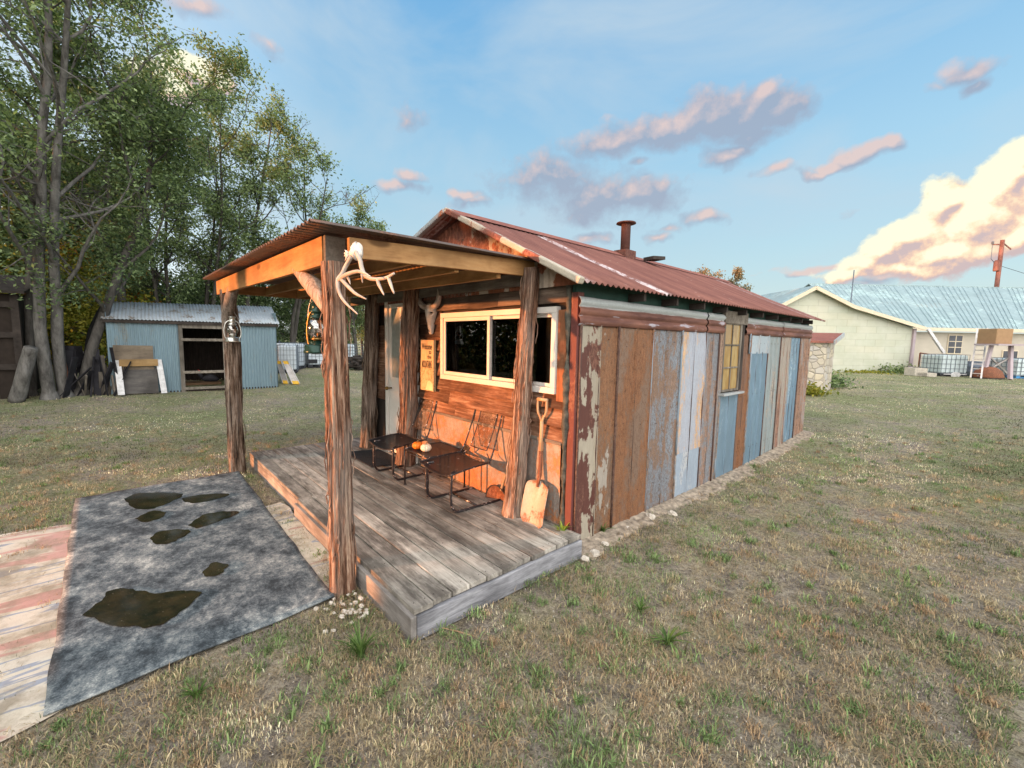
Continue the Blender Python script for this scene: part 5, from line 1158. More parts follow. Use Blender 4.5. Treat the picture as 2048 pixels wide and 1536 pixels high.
MB().hexa([OB(.0,.02,g1),OB(.35,.02,g1),OB(.35,.05,g1),OB(.0,.05,g1),OB(.0,.02,hz_),OB(.35,.02,hz_),OB(.35,.05,hz_),OB(.0,.05,hz_)]).hexa([OB(0,1.8,g1),OB(3,1.8,g1),OB(3,1.85,g1),OB(0,1.85,g1),OB(0,1.8,hz_),OB(3,1.8,hz_),OB(3,1.85,hz_),OB(0,1.85,hz_)]).hexa([OB(0,.05,g1),OB(.03,.05,g1),OB(.03,1.8,g1),OB(0,1.8,g1),OB(0,.05,hz_),OB(.03,.05,hz_),OB(.03,1.8,hz_),OB(0,1.8,hz_)]).build('plank_wall', MAT['dark'], ob)
MB().hexa([OB(-.2,-.25,hz_),OB(3.2,-.25,hz_),OB(3.2,2,hz_+.5),OB(-.2,2,hz_+.5),OB(-.2,-.25,hz_+.05),OB(3.2,-.25,hz_+.05),OB(3.2,2,hz_+.56),OB(-.2,2,hz_+.56)]).build('roof', MAT['darkwood'], ob)
def pole(u0, v0, u1, v1, du, r0, r1, mat, label, name='leaning_log', cat='log'):
    a = gp(u0, v0); k = V3(0,0,1); dpt = float((a-CAM)@FW); q = DP(u1, v1, dpt-du); P_ = [Vector(P3(a)).lerp(Vector(P3(q)), t)+Vector((mn.noise(Vector((t*3,u0,0)))*.06, 0, mn.noise(Vector((t*3,u0,5)))*.04)) for t in np.linspace(0,1,14)]
    m = MB().tube(P_, lerps([r0,r1], 14), 12)
    for i, (x, y, z) in enumerate(m.v): kk = .03*mn.noise(Vector((x*9,y*9,z*2))); m.v[i] = (x+kk, y+kk*.5, z)
    o = m.build(name, mat, smooth_=True); prop(o, label, cat)
pole(33, 803, 62, 695, .1, .13, .11, MAT['barklight'], 'thick pale debarked log standing at the dark barn, lowest of the leaning timbers')
pole(92, 752, 14, 595, .3, .05, .075, MAT['greywoodz'], 'long grey beam slanting from the barn top to the tree trunk')
pole(45, 790, 60, 742, .3, .03, .02, MAT['greywoodz'], 'short grey stick beside the thick pale log')
pole(-20, 590, 36, 545, .4, .10, .06, MAT['barklight'], 'grey bare branch poking in above the dark barn') if False else None
# curved black limb beside shed
a = gp(172, 782); dd = float((a-CAM)@FW); P_ = crom([P3(a), P3(DP(180,705,dd)), P3(DP(188,660,dd)), P3(DP(205,620,dd)), P3(DP(214,600,dd))], 6); o = MB().tube(P_, lerps([.12,.11,.10,.08,.05], len(P_)), 12).build('leaning_log', MAT['barkblack'], smooth_=True); prop(o, 'curved black dead limb leaning toward the left end of the blue shed', 'log')
a = gp(132, 795); dd = float((a-CAM)@FW); P_ = crom([P3(a), P3(DP(134,765,dd)), P3(DP(131,730,dd)), P3(DP(121,706,dd))], 6); o = MB().tube(P_, lerps([.02,.03,.025,.02], len(P_)), 8).build('bent_hoop', MAT['rust'], smooth_=True); prop(o, 'bent rusty hoop leaning just right of the big tree trunk', 'hoop')

# ============================================================ BACKGROUND RIGHT
DW = 20.0
def zw(u, v, d): return P3(DP(u, v, d))
# house: gable block and recessed wing (surveyed by sight lines at its own distance)
Rh = V3(.66886, .74338, 0); Nh = V3(.74338, -.66886, 0)      # along the long wall / toward the yard
O = gp(1824, 746)
hs = thing('farmhouse', 'long cream block farmhouse with pale blue metal roof beyond the yard', 'house', P3(O))
dO = float((O-CAM)@Nh)     # plane offset of the gable wall
def HP(u, v, back=0.0): return AT(u, v, tuple(Nh), float(O@Nh)-back)
def hv(p): return P3(p)
gz0 = float(O[2])-.1
def base(p): return V3(p[0], p[1], gz0)
apex = HP(1625,574); lft = HP(1545,616); kink = HP(1700,612); rgt = HP(1840,655); cr = HP(1826,655)
ga = [base(HP(1560,700)), base(HP(1826,700)), cr-V3(0,0,.03), V3(kink[0],kink[1],kink[2]-.03), V3(apex[0],apex[1],apex[2]-.03), HP(1560,606)]
bmat = MAT['block']
MB().prism([hv(p) for p in ga], hv(-Nh*9)).build('gable_wall', bmat, hs)
BK = -Nh
def rstrip(p, q, th=.06, name='roof', mat=MAT['barnroof'], over=.25, back=9.0):
    p = p+Nh*over; q = q+Nh*over; a_, b_ = p, q
    MB().hexa([hv(a_),hv(b_),hv(b_+BK*(back+over)),hv(a_+BK*(back+over)),hv(a_+V3(0,0,th)),hv(b_+V3(0,0,th)),hv(b_+BK*(back+over)+V3(0,0,th)),hv(a_+BK*(back+over)+V3(0,0,th))]).build(name, mat, hs)
rstrip(lft, apex); rstrip(apex, kink, back=5.5); rstrip(kink, rgt, back=1.2)
for p, q in ((lft, apex), (apex, kink), (kink, rgt)):
    a_ = p+Nh*.27-V3(0,0,.06); b_ = q+Nh*.27-V3(0,0,.06); MB().bar(hv(a_), hv(b_), .05, .15).build('bargeboard', MAT['trimc'], hs)
# corner trim of the gable block
cb = base(HP(1823,700)); MB().bar(hv(cb+Nh*.03), hv(V3(cb[0],cb[1],cr[2]-.05)+Nh*.03), .12, .12, up=hv(Nh)).build('corner_trim', MAT['pink'], hs)
# wing, set back
BKW = 1.6
wl0, wl1 = HP(1815,700,BKW), HP(2330,700,BKW); ez = float(HP(1950,666,BKW)[2]); 
wa = [base(wl0), base(wl1), V3(wl1[0],wl1[1],ez), V3(wl0[0],wl0[1],ez)]
MB().prism([hv(p) for p in wa], hv(-Nh*6)).build('wing_wall', plain('cream_stucco', (.44,.40,.34), .9, var=.14, sc=1.2, bump=.1), hs)
# wing roof: from eave line up to the ridge, ribbed sheets
e0 = HP(1700,657,BKW-.35); e1 = HP(2330,668,BKW-.35); r0 = HP(1616,584,6.5); r1 = HP(2330,550,6.5)
e0z = float(HP(1950,658,BKW-.35)[2]); 
r0 = V3(r0[0],r0[1],float(HP(1860,573,6.5)[2])); r1 = V3(r1[0],r1[1],r0[2]); e0 = V3(e0[0],e0[1],e0z); e1 = V3(e1[0],e1[1],e0z)
ev0 = e0
def wr(u, v):
    e = e0+(e1-e0)*u; r_ = r0+(r1-r0)*u; p = e+(r_-e)*v; Lr = float(np.linalg.norm(r1-r0)); t = (u*Lr/.30)%1; rib = .035 if t < .12 else 0; return (p[0], p[1], p[2]+rib)
MB().grid(wr, 520, 4).build('roof', MAT['barnroof'], hs)
b_ = r0-Nh*6; MB().prism([hv(r0),hv(r1),hv(r1-Nh*5-V3(0,0,2)),hv(r0-Nh*5-V3(0,0,2))], (0,0,.05)).build('roof', MAT['barnroof'], hs)
MB().bar(hv(e0-V3(0,0,.05)+Nh*.02), hv(e1-V3(0,0,.05)+Nh*.02), .05, .16).build('fascia', MAT['trimc'], hs)
def hwin(u0, u1, v0, v1, nx, nz, name='window', mat='blackhole', fr='trimc'):
    a_ = HP(u0, v1, BKW-.04); b_ = HP(u1, v1, BKW-.04); zt3 = float(HP(u0, v0, BKW-.04)[2]); zb3 = float(a_[2]); d_ = b_-a_; d_[2] = 0
    def q(s0, s1, z_0, z_1, o_, th, nm, mt, par):
        p0 = a_*V3(1,1,0)+d_*s0+Nh*o_; p1 = a_*V3(1,1,0)+d_*s1+Nh*o_; return MB().hexa([hv(p0+V3(0,0,z_0)),hv(p1+V3(0,0,z_0)),hv(p1-Nh*th+V3(0,0,z_0)),hv(p0-Nh*th+V3(0,0,z_0)),hv(p0+V3(0,0,z_1)),hv(p1+V3(0,0,z_1)),hv(p1-Nh*th+V3(0,0,z_1)),hv(p0-Nh*th+V3(0,0,z_1))]).build(nm, mt, par)
    hh_ = zt3-zb3; w_ = q(-.06, 1.06, zb3-.06*hh_, zt3+.06*hh_, .0, .04, name, MAT[fr], hs); q(0, 1, zb3, zt3, .012, .01, 'pane', plain('dark_window_pane', (.05,.055,.07), .2, bump=0, var=.3, sc=3), w_)
    for k in range(1, nx): q(k/nx-.03, k/nx+.03, zb3, zt3, .022, .01, 'muntin', MAT['trimc'], w_)
    for k in range(1, nz): q(0, 1, zb3+hh_*k/nz-.02*hh_, zb3+hh_*k/nz+.02*hh_, .024, .01, 'muntin', MAT['trimc'], w_)
hwin(1895, 1921, 671, 706, 2, 3); hwin(2004, 2032, 702, 727, 1, 1)
# downspout into the tank
a_ = HP(1856, 658, -.2); b_ = HP(1888, 706, -.4); MB().bar(hv(a_), hv(b_), .13, .10).build('downspout', MAT['whitepaint'], hs)
MB().tube([hv(base(HP(1822,700,-.06))), hv(HP(1829,672,-.06))], .04, 8).build('drain_pipe', MAT['pink'], hs)
ta, tb_ = gp(1881, 752), gp(1935, 753)
tote(ta, tb_, 1.0, 709, 'caged tank with white oval plate, standing under the farmhouse downspout', MAT['tankfar'], 'caged tanks by the farmhouse', oval=True, nx=6, nz=4)
tote(gp(2031, 757), gp(2085, 757), 1.0, 717, 'caged tank on a blue pallet at the right edge of the photo', MAT['tankfar'], 'caged tanks by the farmhouse', blue=True, nx=6, nz=4)
# ladder
la = gp(1941, 756); lb = gp(1962, 758); ld = thing('ladder', 'white ladder leaning on the farmhouse eave beside the caged tank', 'ladder', P3(la)); dpt = float((la-CAM)@FW)
lt0 = DP(1955, 657, dpt+1.2); lt1 = DP(1975, 657, dpt+1.2)
for p, q in ((la, lt0), (lb, lt1)): MB().bar(P3(p), P3(q), .05, .06).build('side_rail', MAT['ladder'], ld)
for k in range(1, 11):
    t = k/11; MB().bar(P3(la+(lt0-la)*t), P3(lb+(lt1-lb)*t), .035, .035).build('rung', MAT['ladder'], ld)
# stand with tan box
def vpost(p, v): z = zat(p, v); return V3(p[0], p[1], z)
sa = gp(1966, 757); sb_ = gp(2020, 759); st = thing('tank_stand', 'purple-grey braced steel stand in front of the farmhouse window', 'stand', P3(sa)); ds = float((sa-CAM)@FW)
t0 = DP(1983, 691, ds); t1 = DP(2022, 691, ds)
MB().bar(P3(sa), P3(t0), .10, .10, up=P3(Nh)).build('leg', MAT['pink'], st); MB().bar(P3(sb_), P3(t1), .12, .10, up=P3(Nh)).build('leg', MAT['pink'], st)
MB().bar(P3(DP(1972,689,ds)), P3(DP(2035,690,ds)), .9, .06).build('shelf', MAT['pink'], st)
MB().bar(P3(DP(1955,752,ds)), P3(DP(2024,712,ds-.1)), .05, .05).bar(P3(DP(1980,713,ds+.1)), P3(DP(2026,759,ds)), .05, .05).build('cross_brace', MAT['alu'], st)
c0_ = DP(1991, 688, ds-.2); c1_ = DP(2024, 688, ds-.2); ctz = float(DP(1991,657,ds-.2)[2]); d_ = c1_-c0_; d_[2] = 0; z_ = float(c0_[2])
o = MB().hexa([P3(c0_),P3(c0_+d_),P3(c0_+d_-Nh*.7),P3(c0_-Nh*.7),P3(V3(c0_[0],c0_[1],ctz)),P3(V3(*(c0_+d_)[:2],ctz)),P3(V3(*(c0_+d_-Nh*.7)[:2],ctz)),P3(V3(*(c0_-Nh*.7)[:2],ctz))]).build('cardboard_box', MAT['brownbox'], bevel=.02); prop(o, 'tan box sitting on top of the steel stand by the farmhouse', 'box')
# barrels, dome, steps, planter
def barrel(u, v, r, vt, mat, name, label, cat):
    p = gp(u, v); h_ = zat(p, vt)-float(p[2]); t = thing(name, label, cat, P3(p)); MB().lathe([(r,0),(r*1.02,h_*.3),(r*1.06,h_*.33),(r*1.02,h_*.36),(r*1.02,h_*.64),(r*1.06,h_*.67),(r*1.02,h_*.7),(r,h_)], P3(p), 20).build('drum', mat, t, smooth_=True); MB().lathe([(r*1.03,h_),(r*1.03,h_+.03),(.01,h_+.03)], P3(p), 20).build('lid', mat, t)
barrel(1951, 752, .30, 724, MAT['barrel'], 'barrel', 'blue-grey plastic barrel behind the white ladder', 'barrel')
p = gp(1975, 757); t = thing('fire_pit_lid', 'dark rusty dome resting under the steel stand', 'dome', P3(p)); MB().lathe([(.45,0),(.45,.10),(.38,.30),(.22,.44),(.02,.48)], P3(p), 20).build('dome', MAT['rust'], t, smooth_=True); MB().lathe([(.47,0),(.47,.05)], P3(p), 20).build('rim', MAT['darkwood'], t)
p = gp(1832, 752); q = gp(1850, 753); dq = q-p; dq[2] = 0; dq /= np.linalg.norm(dq); dd_ = -Nh; m = MB()
stp = thing('concrete_steps', 'two pale concrete block steps at the corner of the gable wall', 'steps', P3(p))
for k, (a0_, b0__, hh_) in enumerate(((0,.62,.16),(-.05,.34,.34))):
    P4 = [p+dq*a0_-Nh*.0, p+dq*b0__, p+dq*b0__+dd_*.5, p+dq*a0_+dd_*.5]; MB().hexa([P3(x) for x in P4]+[P3(x+V3(0,0,hh_)) for x in P4]).build('step', MAT['rock'], stp, bevel=.01)
# railing with planter
ra0 = gp(1836, 747); rb0 = gp(1875, 750); rl = thing('garden_railing', 'rusty pipe railing between the steps and the caged tank', 'railing', P3(ra0))
ra1 = vpost(ra0, 706); rb1 = vpost(rb0, 712)
MB().tube([P3(ra0),P3(ra1)], .035, 8).build('post', MAT['rust'], rl); MB().tube([P3(rb0),P3(rb1)], .045, 8).build('post', MAT['rust'], rl); MB().tube([P3(ra1),P3(rb1)], .03, 8).build('rail', MAT['rust'], rl); 
rz0 = vpost(ra0, 734); rz1 = vpost(rb0, 734); MB().tube([P3(rz0),P3(rz1)], .03, 8).build('rail', MAT['ladder'], rl)
pl = thing('planter_box', 'dark red-brown planter box under the pipe railing', 'planter', P3(ra0-Nh*.5)); q0 = ra0-Nh*.5; q1 = rb0-Nh*.5; z1_ = zat(q0, 733)
MB().hexa([P3(q0),P3(q1),P3(q1-Nh*.4),P3(q0-Nh*.4),P3(V3(q0[0],q0[1],z1_)),P3(V3(q1[0],q1[1],z1_)),P3(V3(q1[0],q1[1],z1_)-Nh*.4),P3(V3(q0[0],q0[1],z1_)-Nh*.4)]).build('box', MAT['darkwood'], pl); MB().hexa([P3(q0+V3(0,0,.5*(z1_-q0[2]))-Nh*-.01),P3(q1+V3(0,0,.5*(z1_-q0[2]))+Nh*.01),P3(q1+V3(0,0,.5*(z1_-q0[2]))),P3(q0+V3(0,0,.5*(z1_-q0[2]))),P3(q0+V3(0,0,.8*(z1_-q0[2]))+Nh*.01),P3(q1+V3(0,0,.8*(z1_-q0[2]))+Nh*.01),P3(q1+V3(0,0,.8*(z1_-q0[2]))),P3(q0+V3(0,0,.8*(z1_-q0[2])))]).build('front_board', MAT['redpole'], pl)
# thin mast in front of the gable wall
p = gp(1688, 741); t = thing('mast', 'thin grey metal mast standing in front of the cream gable wall', 'mast', P3(p)); z = zat(p, 540)
MB().tube([P3(p), (float(p[0])+.02, float(p[1]), z)], [.035,.022], 8).build('pipe', MAT['cage'], t, smooth_=True); MB().lathe([(.06,0),(.06,.08),(.035,.1)], P3(p), 10).build('base_collar', MAT['cage'], t)
# utility pole behind the roof
up0 = DP(1995, 560, 34); g = float(hgt(up0[0], up0[1])); U0 = V3(up0[0], up0[1], g); zt5 = zat(U0, 480); t = thing('utility_pole', 'red-brown utility pole with crossarm rising behind the blue metal roof', 'utility pole', P3(U0))
MB().tube([P3(U0), P3(V3(U0[0],U0[1],zt5))], [.17,.13], 12).build('pole', MAT['redpole'], t, smooth_=True)
za_ = zt5-.35; rr_ = V3(RT[0],RT[1],0); c_ = V3(U0[0],U0[1],za_)
MB().bar(P3(c_-rr_*.75), P3(c_+rr_*.15), .07, .09).bar(P3(c_+rr_*.1+V3(0,0,.1)), P3(c_+rr_*.75-V3(0,0,.35)), .05, .08).build('crossarm', MAT['redpole'], t)
MB().lathe([(.16,0),(.18,.1),(.18,.75),(.10,.85)], P3(V3(U0[0],U0[1],zt5-2.4)-rr_*.28+Nh*.05), 14).build('transformer', MAT['redpole'], t, smooth_=True)
MB().tube([P3(c_-rr_*.75-V3(0,0,.0)), P3(c_-rr_*.72-V3(0,0,1.1)), P3(c_-rr_*.3-V3(0,0,1.5))], .025, 6).lathe([(.05,0),(.09,.06),(.05,.12),(.09,.18),(.04,.24)], P3(c_-rr_*.75), 10).build('insulator', MAT['cage'], t)
w0 = c_+V3(0,0,-1.6); w1 = DP(2400, 640, 40); MB().tube([P3(w0+(w1-w0)*k/10-V3(0,0,math.sin(k/10*PI)*.25)) for k in range(11)], .02, 4).build('cable', MAT['cage'], t)
# stone outbuilding next to the tin shed
h0 = gp(1600, 788); hc_ = gp(1645, 786); h1 = gp(1661, 777); st2 = thing('stone_hut', 'small rubble stone hut with red tin roof just beyond the tin shed', 'hut', P3(hc_))
dA = (h0-hc_); dA[2] = 0; dB2 = (h1-hc_); dB2[2] = 0; zc1 = zat(hc_, 686); zc2 = zat(h1, 672); g_ = float(hc_[2])-.05
pA = hc_+dA*2.2
pB = hc_+dB2; pD = pA+dB2
def at3(p, z): return P3(V3(p[0], p[1], z))
MB().hexa([at3(pA,g_),at3(hc_,g_),at3(pB,g_),at3(pD,g_),at3(pA,zc1),at3(hc_,zc1),at3(pB,zc2),at3(pD,zc2)]).build('stone_wall', MAT['stone'], st2)
ua = dA/np.linalg.norm(dA); ub_ = dB2/np.linalg.norm(dB2)
MB().hexa([at3(pA-ub_*.15,zc1),at3(hc_-ub_*.15-ua*.22,zc1),at3(pB+ub_*.15-ua*.22,zc2+.04),at3(pD+ub_*.15,zc2+.04),at3(pA-ub_*.15,zc1+.05),at3(hc_-ub_*.15-ua*.22,zc1+.05),at3(pB+ub_*.15-ua*.22,zc2+.09),at3(pD+ub_*.15,zc2+.09)]).build('roof', MAT['roof'], st2)
MB().bar(at3(hc_-ub_*.15-ua*.24,zc1+.01), at3(pB+ub_*.15-ua*.24,zc2+.05), .03, .12).build('fascia', MAT['zincedge'], st2)

# ============================================================ TREES
def leaves(name, cen, size, mat, parent, seed, droop=.0):
    r = np.random.default_rng(seed); n = len(cen); nrm = r.normal(size=(n,3)); nrm[:,2] = np.abs(nrm[:,2])+.2; nrm /= np.linalg.norm(nrm, axis=1)[:,None]
    t = r.normal(size=(n,3)); t -= nrm*(t*nrm).sum(1)[:,None]; t /= np.linalg.norm(t, axis=1)[:,None]; b = np.cross(nrm, t); s_ = size*r.uniform(.55,1.25,(n,1))
    v = np.stack([cen-t*s_*.6, cen+b*s_*.30+nrm*s_*.06, cen+t*s_*.6, cen-b*s_*.30+nrm*s_*.06], 1).reshape(-1,3); f = np.arange(n*4)
    return npmesh(name, v, f, 4, mat, parent)
def tree(base, H, spread, seed, label, leafm_='leaf', barkm='bark', r0=.16, lean=(0,0), first=.28, nl=16000, lsize=.10, limbs=11, group='trees behind the blue shed', name='tree', trunks=1, bare=0.0, up=.55, sub=6, spray=.15):
    rs = random.Random(seed); r = np.random.default_rng(seed); base = Vector(P3(base)); t = thing(name, label, 'tree', tuple(base), group)
    m = MB(); tw = []
    def walk(p, d, L_, ra, rb, n, wob, trop):
        P_ = [p]; dd = d.normalized()
        for i in range(n):
            dd = (dd+Vector((rs.gauss(0,wob), rs.gauss(0,wob), rs.gauss(0,wob)+trop))).normalized(); P_.append(P_[-1]+dd*(L_/n))
        m.tube(P_, lerps([ra,rb], len(P_)), 8 if ra > .05 else 5, False); return P_
    for k in range(trunks):
        ln = Vector((lean[0]+(rs.uniform(-.18,.18) if k else 0), lean[1]+(rs.uniform(-.18,.18) if k else 0), 1)); b = base+Vector((rs.uniform(-.3,.3), rs.uniform(-.3,.3), 0))*(1 if k else 0)-Vector((0,0,.1))
        m.tube([b, b+ln.normalized()*.25], [r0*1.7, r0*1.05], 10, False)
        T = walk(b, ln, H*(.92 if k == 0 else rs.uniform(.7,.9)), r0, r0*.16, 14, .05, .012)
        for i in range(limbs):
            f = first+(1-first)*(i+rs.random()*.7)/limbs; q = min(len(T)-2, int(f*(len(T)-1))); p = T[q].lerp(T[q+1], rs.random()); a = i*2.4+rs.uniform(-.5,.5)+k
            Ls = spread*(1.05-.62*abs(f-.45)**1.0)*rs.uniform(.65,1.15); d = Vector((math.cos(a), math.sin(a), up+rs.uniform(-.15,.35)+f*.3)); rr = r0*(1-f)*.42+.012
            B_ = walk(p, d, Ls, rr, .012, 7, .13, .03)
            for j in range(sub):
                g_ = .22+.78*(j+rs.random())/sub; q2 = min(len(B_)-2, int(g_*(len(B_)-1))); p2 = B_[q2].lerp(B_[q2+1], rs.random()); d2 = Vector((rs.gauss(0,1), rs.gauss(0,1), rs.gauss(.25,.6)))+(B_[-1]-B_[0]).normalized()*.8
                C_ = walk(p2, d2, Ls*.42*rs.uniform(.5,1.1), .014, .005, 4, .2, .0)
                for q3 in range(1, len(C_)):
                    p3 = C_[q3]; tw.append(tuple(p3))
                    for _ in range(2): d3 = Vector((rs.gauss(0,1), rs.gauss(0,1), rs.gauss(0,.7))).normalized()*rs.uniform(.1,.38)*(spread/2.5); m.tube([p3, p3+d3], [.005,.002], 3, False); tw.append(tuple(p3+d3)); tw.append(tuple(p3+d3*.5))
    m.build('trunk', MAT[barkm], t, smooth_=True)
    tw = np.array(tw); keep = np.array([mn.noise(Vector(p)*.75+Vector((seed,0,0))) for p in tw]) > -.22+bare; tw = tw[keep]
    if nl and len(tw):
        c = tw[r.integers(0, len(tw), nl)]+r.normal(size=(nl,3))*spray; leaves('crown', c, lsize, MAT[leafm_], t, seed)
    return t
def tp(u, v): return gp(u, v)
def beyond(u, d): # ground point on the sight line column u, at distance d
    p = DP(u, 690, d); return V3(p[0], p[1], hgt(p[0], p[1]))
def beyh(u, d, vt): b_ = beyond(u, d); return b_, zat(b_, vt)-float(b_[2])
TR = [
 (tp(100,797), 12.5, 3.6, 101, 'tallest tree with two mottled trunks at the left edge of the photo', dict(r0=.115, trunks=2, nl=21000, limbs=15, first=.25, barkm='barklight', lsize=.075, bare=.10)),
 (tp(62,790), 11.0, 3.0, 102, 'grey trunked tree just behind the dark ruined barn', dict(r0=.09, nl=13000, lsize=.085, bare=.05)),
 (tp(158,789), 9.2, 3.2, 103, 'leafy tree leaning right over the end of the blue shed', dict(r0=.12, lean=(.02,.34), nl=24000, limbs=14, first=.25, leafm_='leafdark', lsize=.08, bare=.06)),
 (*beyh(250,15.5,120), 3.0, 104, 'dense green tree rising straight behind the left half of the blue shed', dict(nl=23000, limbs=13, leafm_='leaf', lsize=.095)),
 (*beyh(335,17,150), 2.9, 105, 'slender tree with forked stems behind the middle of the blue shed', dict(trunks=2, r0=.09, nl=18000, lsize=.10)),
 (*beyh(415,18,170), 3.0, 106, 'taller green tree right behind the left porch post', dict(trunks=2, r0=.10, nl=20000, lsize=.10, leafm_='leaf')),
 (*beyh(490,19,120), 2.9, 107, 'tree with thin outstretched twigs above the porch roof', dict(r0=.11, nl=13000, lsize=.11, bare=.02)),
 (*beyh(585,21,235), 2.7, 108, 'half-bare tree with grey twigs above the front beam', dict(r0=.10, nl=8500, lsize=.11, bare=.12, trunks=2)),
 (*beyh(712,25,385), 2.4, 109, 'small round airy tree just left of the tin shed gable', dict(r0=.12, nl=12000, lsize=.12, first=.2)),
]
for b_, H_, sp_, sd_, lab, kw in TR: tree(b_, H_, sp_, sd_, lab, **kw)
# understory and shrubs
BU = [(145,15.0,3.6,1.6,201,'yellow-green bush glowing between the big trunks','leafyel',7000),(185,16.5,4.2,1.7,202,'orange and yellow autumn bush left of the blue shed','leafor',3600),(205,15.5,3.4,1.5,203,'low yellow-green bush against the blue shed end','leafyel',6000),
      (35,15.5,4.2,1.9,204,'lime green bush above the dark barn','leafyel',7000),(300,19,3.6,2.2,205,'dark green thicket right behind the blue shed roof','leafdark',12000),(440,21,3.8,2.4,206,'dark green thicket behind the left porch post','leafdark',12000),
      (520,22,4.0,2.4,207,'dark green thicket above the nearest white tanks','leafdark',13000),(600,24,4.4,2.6,208,'dark green thicket behind the brass lantern','leafdark',14000),(665,27,5.2,2.6,209,'dark green thicket hidden by the middle porch post','leafdark',12000),
      (725,30,6.2,2.6,210,'green tree seen between the middle post and the doorway post','leaf',12000),(240,21,3.8,2.6,211,'dark thicket behind the leaning tree','leafdark',12000),(110,20,4.4,3.0,212,'dark thicket between the mottled trunks','leafdark',13000),(20,20,4.6,3.0,213,'dark thicket behind the ruined barn','leafdark',12000),(380,22,4.0,2.6,214,'dark thicket left of the left porch post','leafdark',12000)]
for u, d, h_, sp_, sd_, lab, lm, n_ in BU:
    tree(beyond(u, d), h_, sp_, sd_, lab, leafm_=lm, r0=.09, trunks=2, nl=n_, lsize=.13, limbs=9, first=.08, name='bush', group='thicket behind the yard', up=.25, sub=4, spray=.26)
# trees beyond the tin shed and farmhouse
def rtree(u, d, vt, sp_, sd_, lab, n_, lm='leafbr', ls=.16, first=.35):
    b_ = beyond(u, d); H_ = zat(b_, vt)-float(b_[2]); tree(b_, H_*1.02, sp_, sd_, lab, leafm_=lm, r0=.16, nl=n_, lsize=ls, group='trees beyond the tin shed', first=first, trunks=1)
rtree(1392, 34, 536, 1.9, 301, 'russet tree peeking over the red roof, left of its neighbour', 9000)
rtree(1478, 34, 545, 1.3, 302, 'russet rounded tree over the red roof, nearest the farmhouse', 6000)
rtree(1300, 36, 522, 1.5, 303, 'small tree top barely showing over the ridge right of the stovepipe', 2500)
rtree(1720, 44, 575, 1.8, 304, 'reddish tree top just over the farmhouse ridge', 2500)
# low weeds along the farmhouse and hut
def shrub(u, v, w_, h_, n_, seed, label, lm='leaf', name='weed_patch'):
    p = gp(u, v); r = np.random.default_rng(seed); c = np.stack([p[0]+r.normal(size=n_)*w_*Rh[0]+r.normal(size=n_)*.15, p[1]+r.normal(size=n_)*w_*Rh[1]+r.normal(size=n_)*.15, p[2]+np.abs(r.normal(size=n_))*h_*.5], 1)
    o = leaves(name, c, .10, MAT[lm], None, seed); prop(o, label, 'weeds', kind=None if name == 'potted_plant' else 'stuff'); return o
shrub(1790, 746, .55, .35, 900, 1, 'bushy green weeds at the foot of the gable wall'); shrub(1720, 744, .9, .10, 700, 2, 'thin line of dry weeds along the gable wall', 'leafyel')
shrub(1660, 772, .35, .35, 700, 3, 'green weeds against the right side of the stone hut'); shrub(1620, 788, .18, .25, 500, 4, 'yellow-green weeds in front of the stone hut', 'leafyel')
shrub(1858, 729, .22, .8, 500, 5, 'green leafy plant growing in the railing planter', 'leaf', 'potted_plant')

# unseen leaf mass added to block low sun, gaps shaped to light the porch
SH = np.array([-math.sin(R(25)), -math.cos(R(25)), 0]); PH = np.array([SH[1]*-1, SH[0], 0])
def sun_block_mass():
    r = np.random.default_rng(77); n = 60000; s_ = r.uniform(-24, 15, n); z = r.uniform(0, 9, n)**1.0; D = 12+r.uniform(-.5, .5, n)
    off_ = .0594*(11.4); zz = z-off_; e = r.normal(size=n)*.05
    def inn(a, b, c, d): return (s_ > a+e) & (s_ < b+e) & (zz > c+e) & (zz < d+e)
    op = inn(-2.38, -1.95, -1, 1.85) | inn(-1.95, .40, -1, 2.9) | inn(.3, 1.5, 1.35, 2.75) | inn(-4.9, -2.30, -1, .42) | inn(-5.4, -2.30, 2.15, 2.9)
    k = ~op; s_, z, D = s_[k], z[k], D[k]; c = np.array([-1.0,-1.0,0])+SH*D[:,None]+PH*(s_-(np.array([-1.0,-1.0,0])@PH))[:,None]; c[:,2] = z
    o = leaves('woodland', c, .34, MAT['leafdark'], None, 78); prop(o, 'dense wood on the sunset side of the yard, with one low gap the sun shines through', 'woods', kind='stuff')
sun_block_mass()
# ============================================================ GRASS (one mass each)
def ghn(x, y): return hgt(x, y)
def inpoly(x, y, poly):
    c = np.zeros(len(x), bool); n = len(poly); j = n-1
    for i in range(n):
        xi, yi = poly[i]; xj, yj = poly[j]; k = ((yi > y) != (yj > y)) & (x < (xj-xi)*(y-yi)/(yj-yi+1e-12)+xi); c ^= k; j = i
    return c
def scatter(n, dmin, dmax, seed, pw=1.0):
    r = np.random.default_rng(seed); u = r.uniform(-80, 2130, n); t = r.uniform(0, 1, n)**pw; d = dmin+(dmax-dmin)*t
    dx = FW[0]+RT[0]*(u-1024)/FPX; dy = FW[1]+RT[1]*(u-1024)/FPX; x = CAM[0]+dx*d; y = CAM[1]+dy*d
    bad = inpoly(x, y, [(-4.66,-1.66),(.14,-1.68),(.14,.02),(-4.66,.02)]) | inpoly(x, y, [(.02,0),(.02,6.9),(-4.2,6.9),(-4.2,0)]) | inpoly(x, y, [(-.47,-3.24),(-.55,-1.84),(-4.3,-1.78),(-4.27,-3.36)])
    pth = inpoly(x, y, [(-.6,-3.0),(-.4,-3.8),(-3.4,-4.1),(-3.3,-3.0)]) & (r.random(n) < .93); bad |= pth
    return x[~bad], y[~bad]
